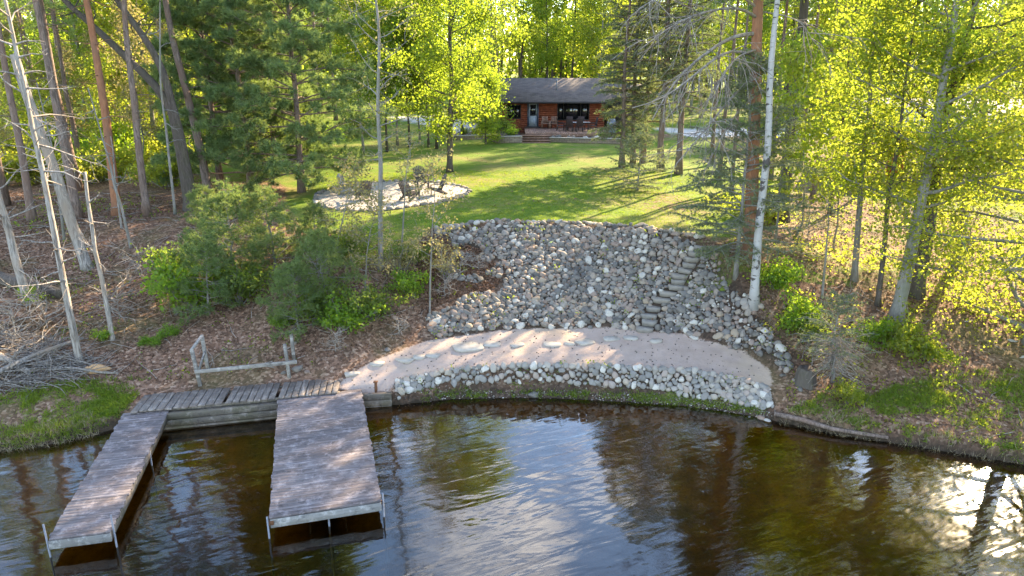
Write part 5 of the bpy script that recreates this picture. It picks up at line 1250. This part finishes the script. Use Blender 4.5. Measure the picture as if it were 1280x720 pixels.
for k, (b, cnt, L) in enumerate(zip(BANKG, (3600, 6500, 3000), (.20, .15, .13))):
    Pq = strew(b, cnt); nz = vnoise(Pq[:, 0], Pq[:, 1], .8, 71) * .6 + vnoise(Pq[:, 0], Pq[:, 1], 2.6, 72) * .4; Pq = Pq[r.random(len(Pq)) < np.clip((nz - .27) * 2.6, 0, 1) ** 1.5]; blades(Pq, 9, L, .02, g, .7)
for px in ([(0, 552), (60, 546), (125, 530)], [(972, 516), (1050, 533), (1150, 547), (1300, 568)], [(500, 494), (640, 486), (760, 489), (960, 512)]):
    for i in range(420 if px[0][0] else 200):
        f = r.random() * (len(px) - 1); k = int(f); q = np.array(px[k]) * (1 - f + k) + np.array(px[k + 1]) * (f - k); p = W(q[0], q[1] + r.normal() * 3.5, .3); p[2] = h(p[0], p[1])
        if p[2] > .02 and vnoise(p[:1], p[1:2], 1.3, 77)[0] > .36: blades(p[None, :], 12, .16, .02, g, .8)
tag(part('bank_grass', g, MAT['grass']), 'green grass growing along the banks', 'grass', None, 'stuff')
g = Geo(); Pq = strew(RB, 12000); nz = vnoise(Pq[:, 0], Pq[:, 1], .45, 91) * .6 + vnoise(Pq[:, 0], Pq[:, 1], 1.9, 92) * .4; Pq = Pq[r.random(len(Pq)) < np.clip((nz - .28) * 3., 0, 1)]; Pq[:, 2] += .07
add_leaves(g, Pq, 6, .09, .085, r)
tag(part('ground_cover_plants', g, MAT['leaf_yel']), 'low yellow green ground cover plants on the right bank', 'ground cover', None, 'stuff')
g = Geo(); Pq = strew(LB, 3600, [DK]); nz = vnoise(Pq[:, 0], Pq[:, 1], .5, 93) * .6 + vnoise(Pq[:, 0], Pq[:, 1], 2.1, 94) * .4; Pq = Pq[r.random(len(Pq)) < np.clip((nz - .40) * 3., 0, 1)]; Pq[:, 2] += .08
add_leaves(g, Pq, 6, .09, .075, r)
Pq = strew(SLOPE, 140); Pq[:, 2] += .16; add_leaves(g, Pq, 7, .09, .07, r)
Pq = strew(BAND, 70); Pq[:, 2] += .13; add_leaves(g, Pq, 8, .08, .07, r)
tag(part('seedling_plants', g, MAT['leaf_green']), 'low green seedlings sprouting through the litter of the left bank and between the stones', 'ground cover', None, 'stuff')
g = Geo()
for q in strew(SAND, 520): w = r.uniform(.010, .028); g.add(ICV2 * np.array([w, w, w * .7]) + q + [0, 0, w * .3], None, ICT2, r.random())
tag(part('beach_debris', g, MAT['bark_dark']), 'dark specks of cones and bark scattered over the sand', 'debris', None, 'stuff')
g = Geo()
lw = [tuple(p) for p in LAWN[:12]] + [(14, 44), (-12, 44)]
Pq = strew([np.array(p) for p in lw], 15000); Pq = Pq[np.hypot(Pq[:, 0] - PATIO_C[0], Pq[:, 1] - PATIO_C[1]) > PATIO_R + .2]; blades(Pq, 6, .075, .02, g, .7)
tag(part('lawn_grass', g, MAT['grass']), 'short mown grass on the lawn above the rock slope', 'grass', None, 'stuff')
g = Geo()
for px in ([(-60, 566), (0, 562), (60, 555), (120, 543)], [(975, 530), (1050, 545), (1150, 560), (1290, 584)]):
    for i in range(260):
        f = r.random() * (len(px) - 1); k = int(f); q = np.array(px[k]) * (1 - f + k) + np.array(px[k + 1]) * (f - k); p = W(q[0], q[1] - 4 + r.normal() * 4, .1); z = h(p[0], p[1])
        if z > -.1: blades(np.array([[p[0], p[1], z]]), 7, .25, .016, g, .8)
tag(part('dry_sedge', g, MAT['dry_grass']), 'dry tan sedge drooping along the water edge', 'grass', None, 'stuff')

# ================================================================== LIGHT, SKY, CAMERA
AZ, EL = R(37), R(26)
S = Vector((math.sin(AZ) * math.cos(EL), math.cos(AZ) * math.cos(EL), math.sin(EL)))
L = bpy.data.lights.new('sun', 'SUN'); L.energy = SUN; L.angle = R(.5); L.color = (1., .82, .57)
o = link('sun', L); o.rotation_euler = S.to_track_quat('Z', 'Y').to_euler(); o.location = S * 200
wd = bpy.data.worlds.new('World'); SC.world = wd; wd.use_nodes = True; nt = wd.node_tree; bg = nt.nodes['Background']
sk = nt.nodes.new('ShaderNodeTexSky'); sk.sky_type = 'NISHITA'; sk.sun_disc = False; sk.sun_elevation = EL; sk.sun_rotation = AZ; sk.air_density = 1.; sk.dust_density = .1; sk.ozone_density = 3.
tc = nt.nodes.new('ShaderNodeTexCoord'); mp = nt.nodes.new('ShaderNodeVectorMath'); mp.operation = 'MULTIPLY'; mp.inputs[1].default_value = (1., 1., 2.2); nt.links.new(tc.outputs['Generated'], mp.inputs[0])
cn = nt.nodes.new('ShaderNodeTexNoise'); cn.inputs['Scale'].default_value = 4.5; cn.inputs['Detail'].default_value = 7.; cn.inputs['Roughness'].default_value = .62; nt.links.new(mp.outputs[0], cn.inputs['Vector'])
cr = nt.nodes.new('ShaderNodeMapRange'); cr.inputs[1].default_value = .54; cr.inputs[2].default_value = .72; nt.links.new(cn.outputs['Fac'], cr.inputs[0])
cm = nt.nodes.new('ShaderNodeMix'); cm.data_type = 'RGBA'; nt.links.new(cr.outputs[0], cm.inputs[0]); nt.links.new(sk.outputs[0], cm.inputs[6]); cm.inputs[7].default_value = (9.5, 9.2, 9.0, 1)
nt.links.new(cm.outputs[2], bg.inputs[0]); bg.inputs[1].default_value = SKY
cam = bpy.data.cameras.new('camera'); cam.sensor_width = 36; cam.lens = 36 * F / 1280; cam.clip_end = 3000; cam.clip_start = .1
o = link('camera', cam); o.location = (0, 0, CAMH); o.rotation_euler = (math.pi / 2 - TH, 0, 0); SC.camera = o
SC.view_settings.view_transform = 'Standard'; SC.view_settings.look = 'None'; SC.view_settings.exposure = EXPO; SC.view_settings.gamma = 1.; SC.view_settings.use_curve_mapping = False
SC.view_settings.use_white_balance = True; SC.view_settings.white_balance_temperature = 7200
SC.cycles.use_denoising = True; SC.cycles.denoising_prefilter = 'NONE'; SC.cycles.max_bounces = 9; SC.cycles.diffuse_bounces = 3; SC.cycles.glossy_bounces = 3; SC.cycles.transmission_bounces = 7; SC.cycles.transparent_max_bounces = 6
SC.cycles.caustics_reflective = False; SC.cycles.caustics_refractive = False; SC.cycles.sample_clamp_indirect = 6.
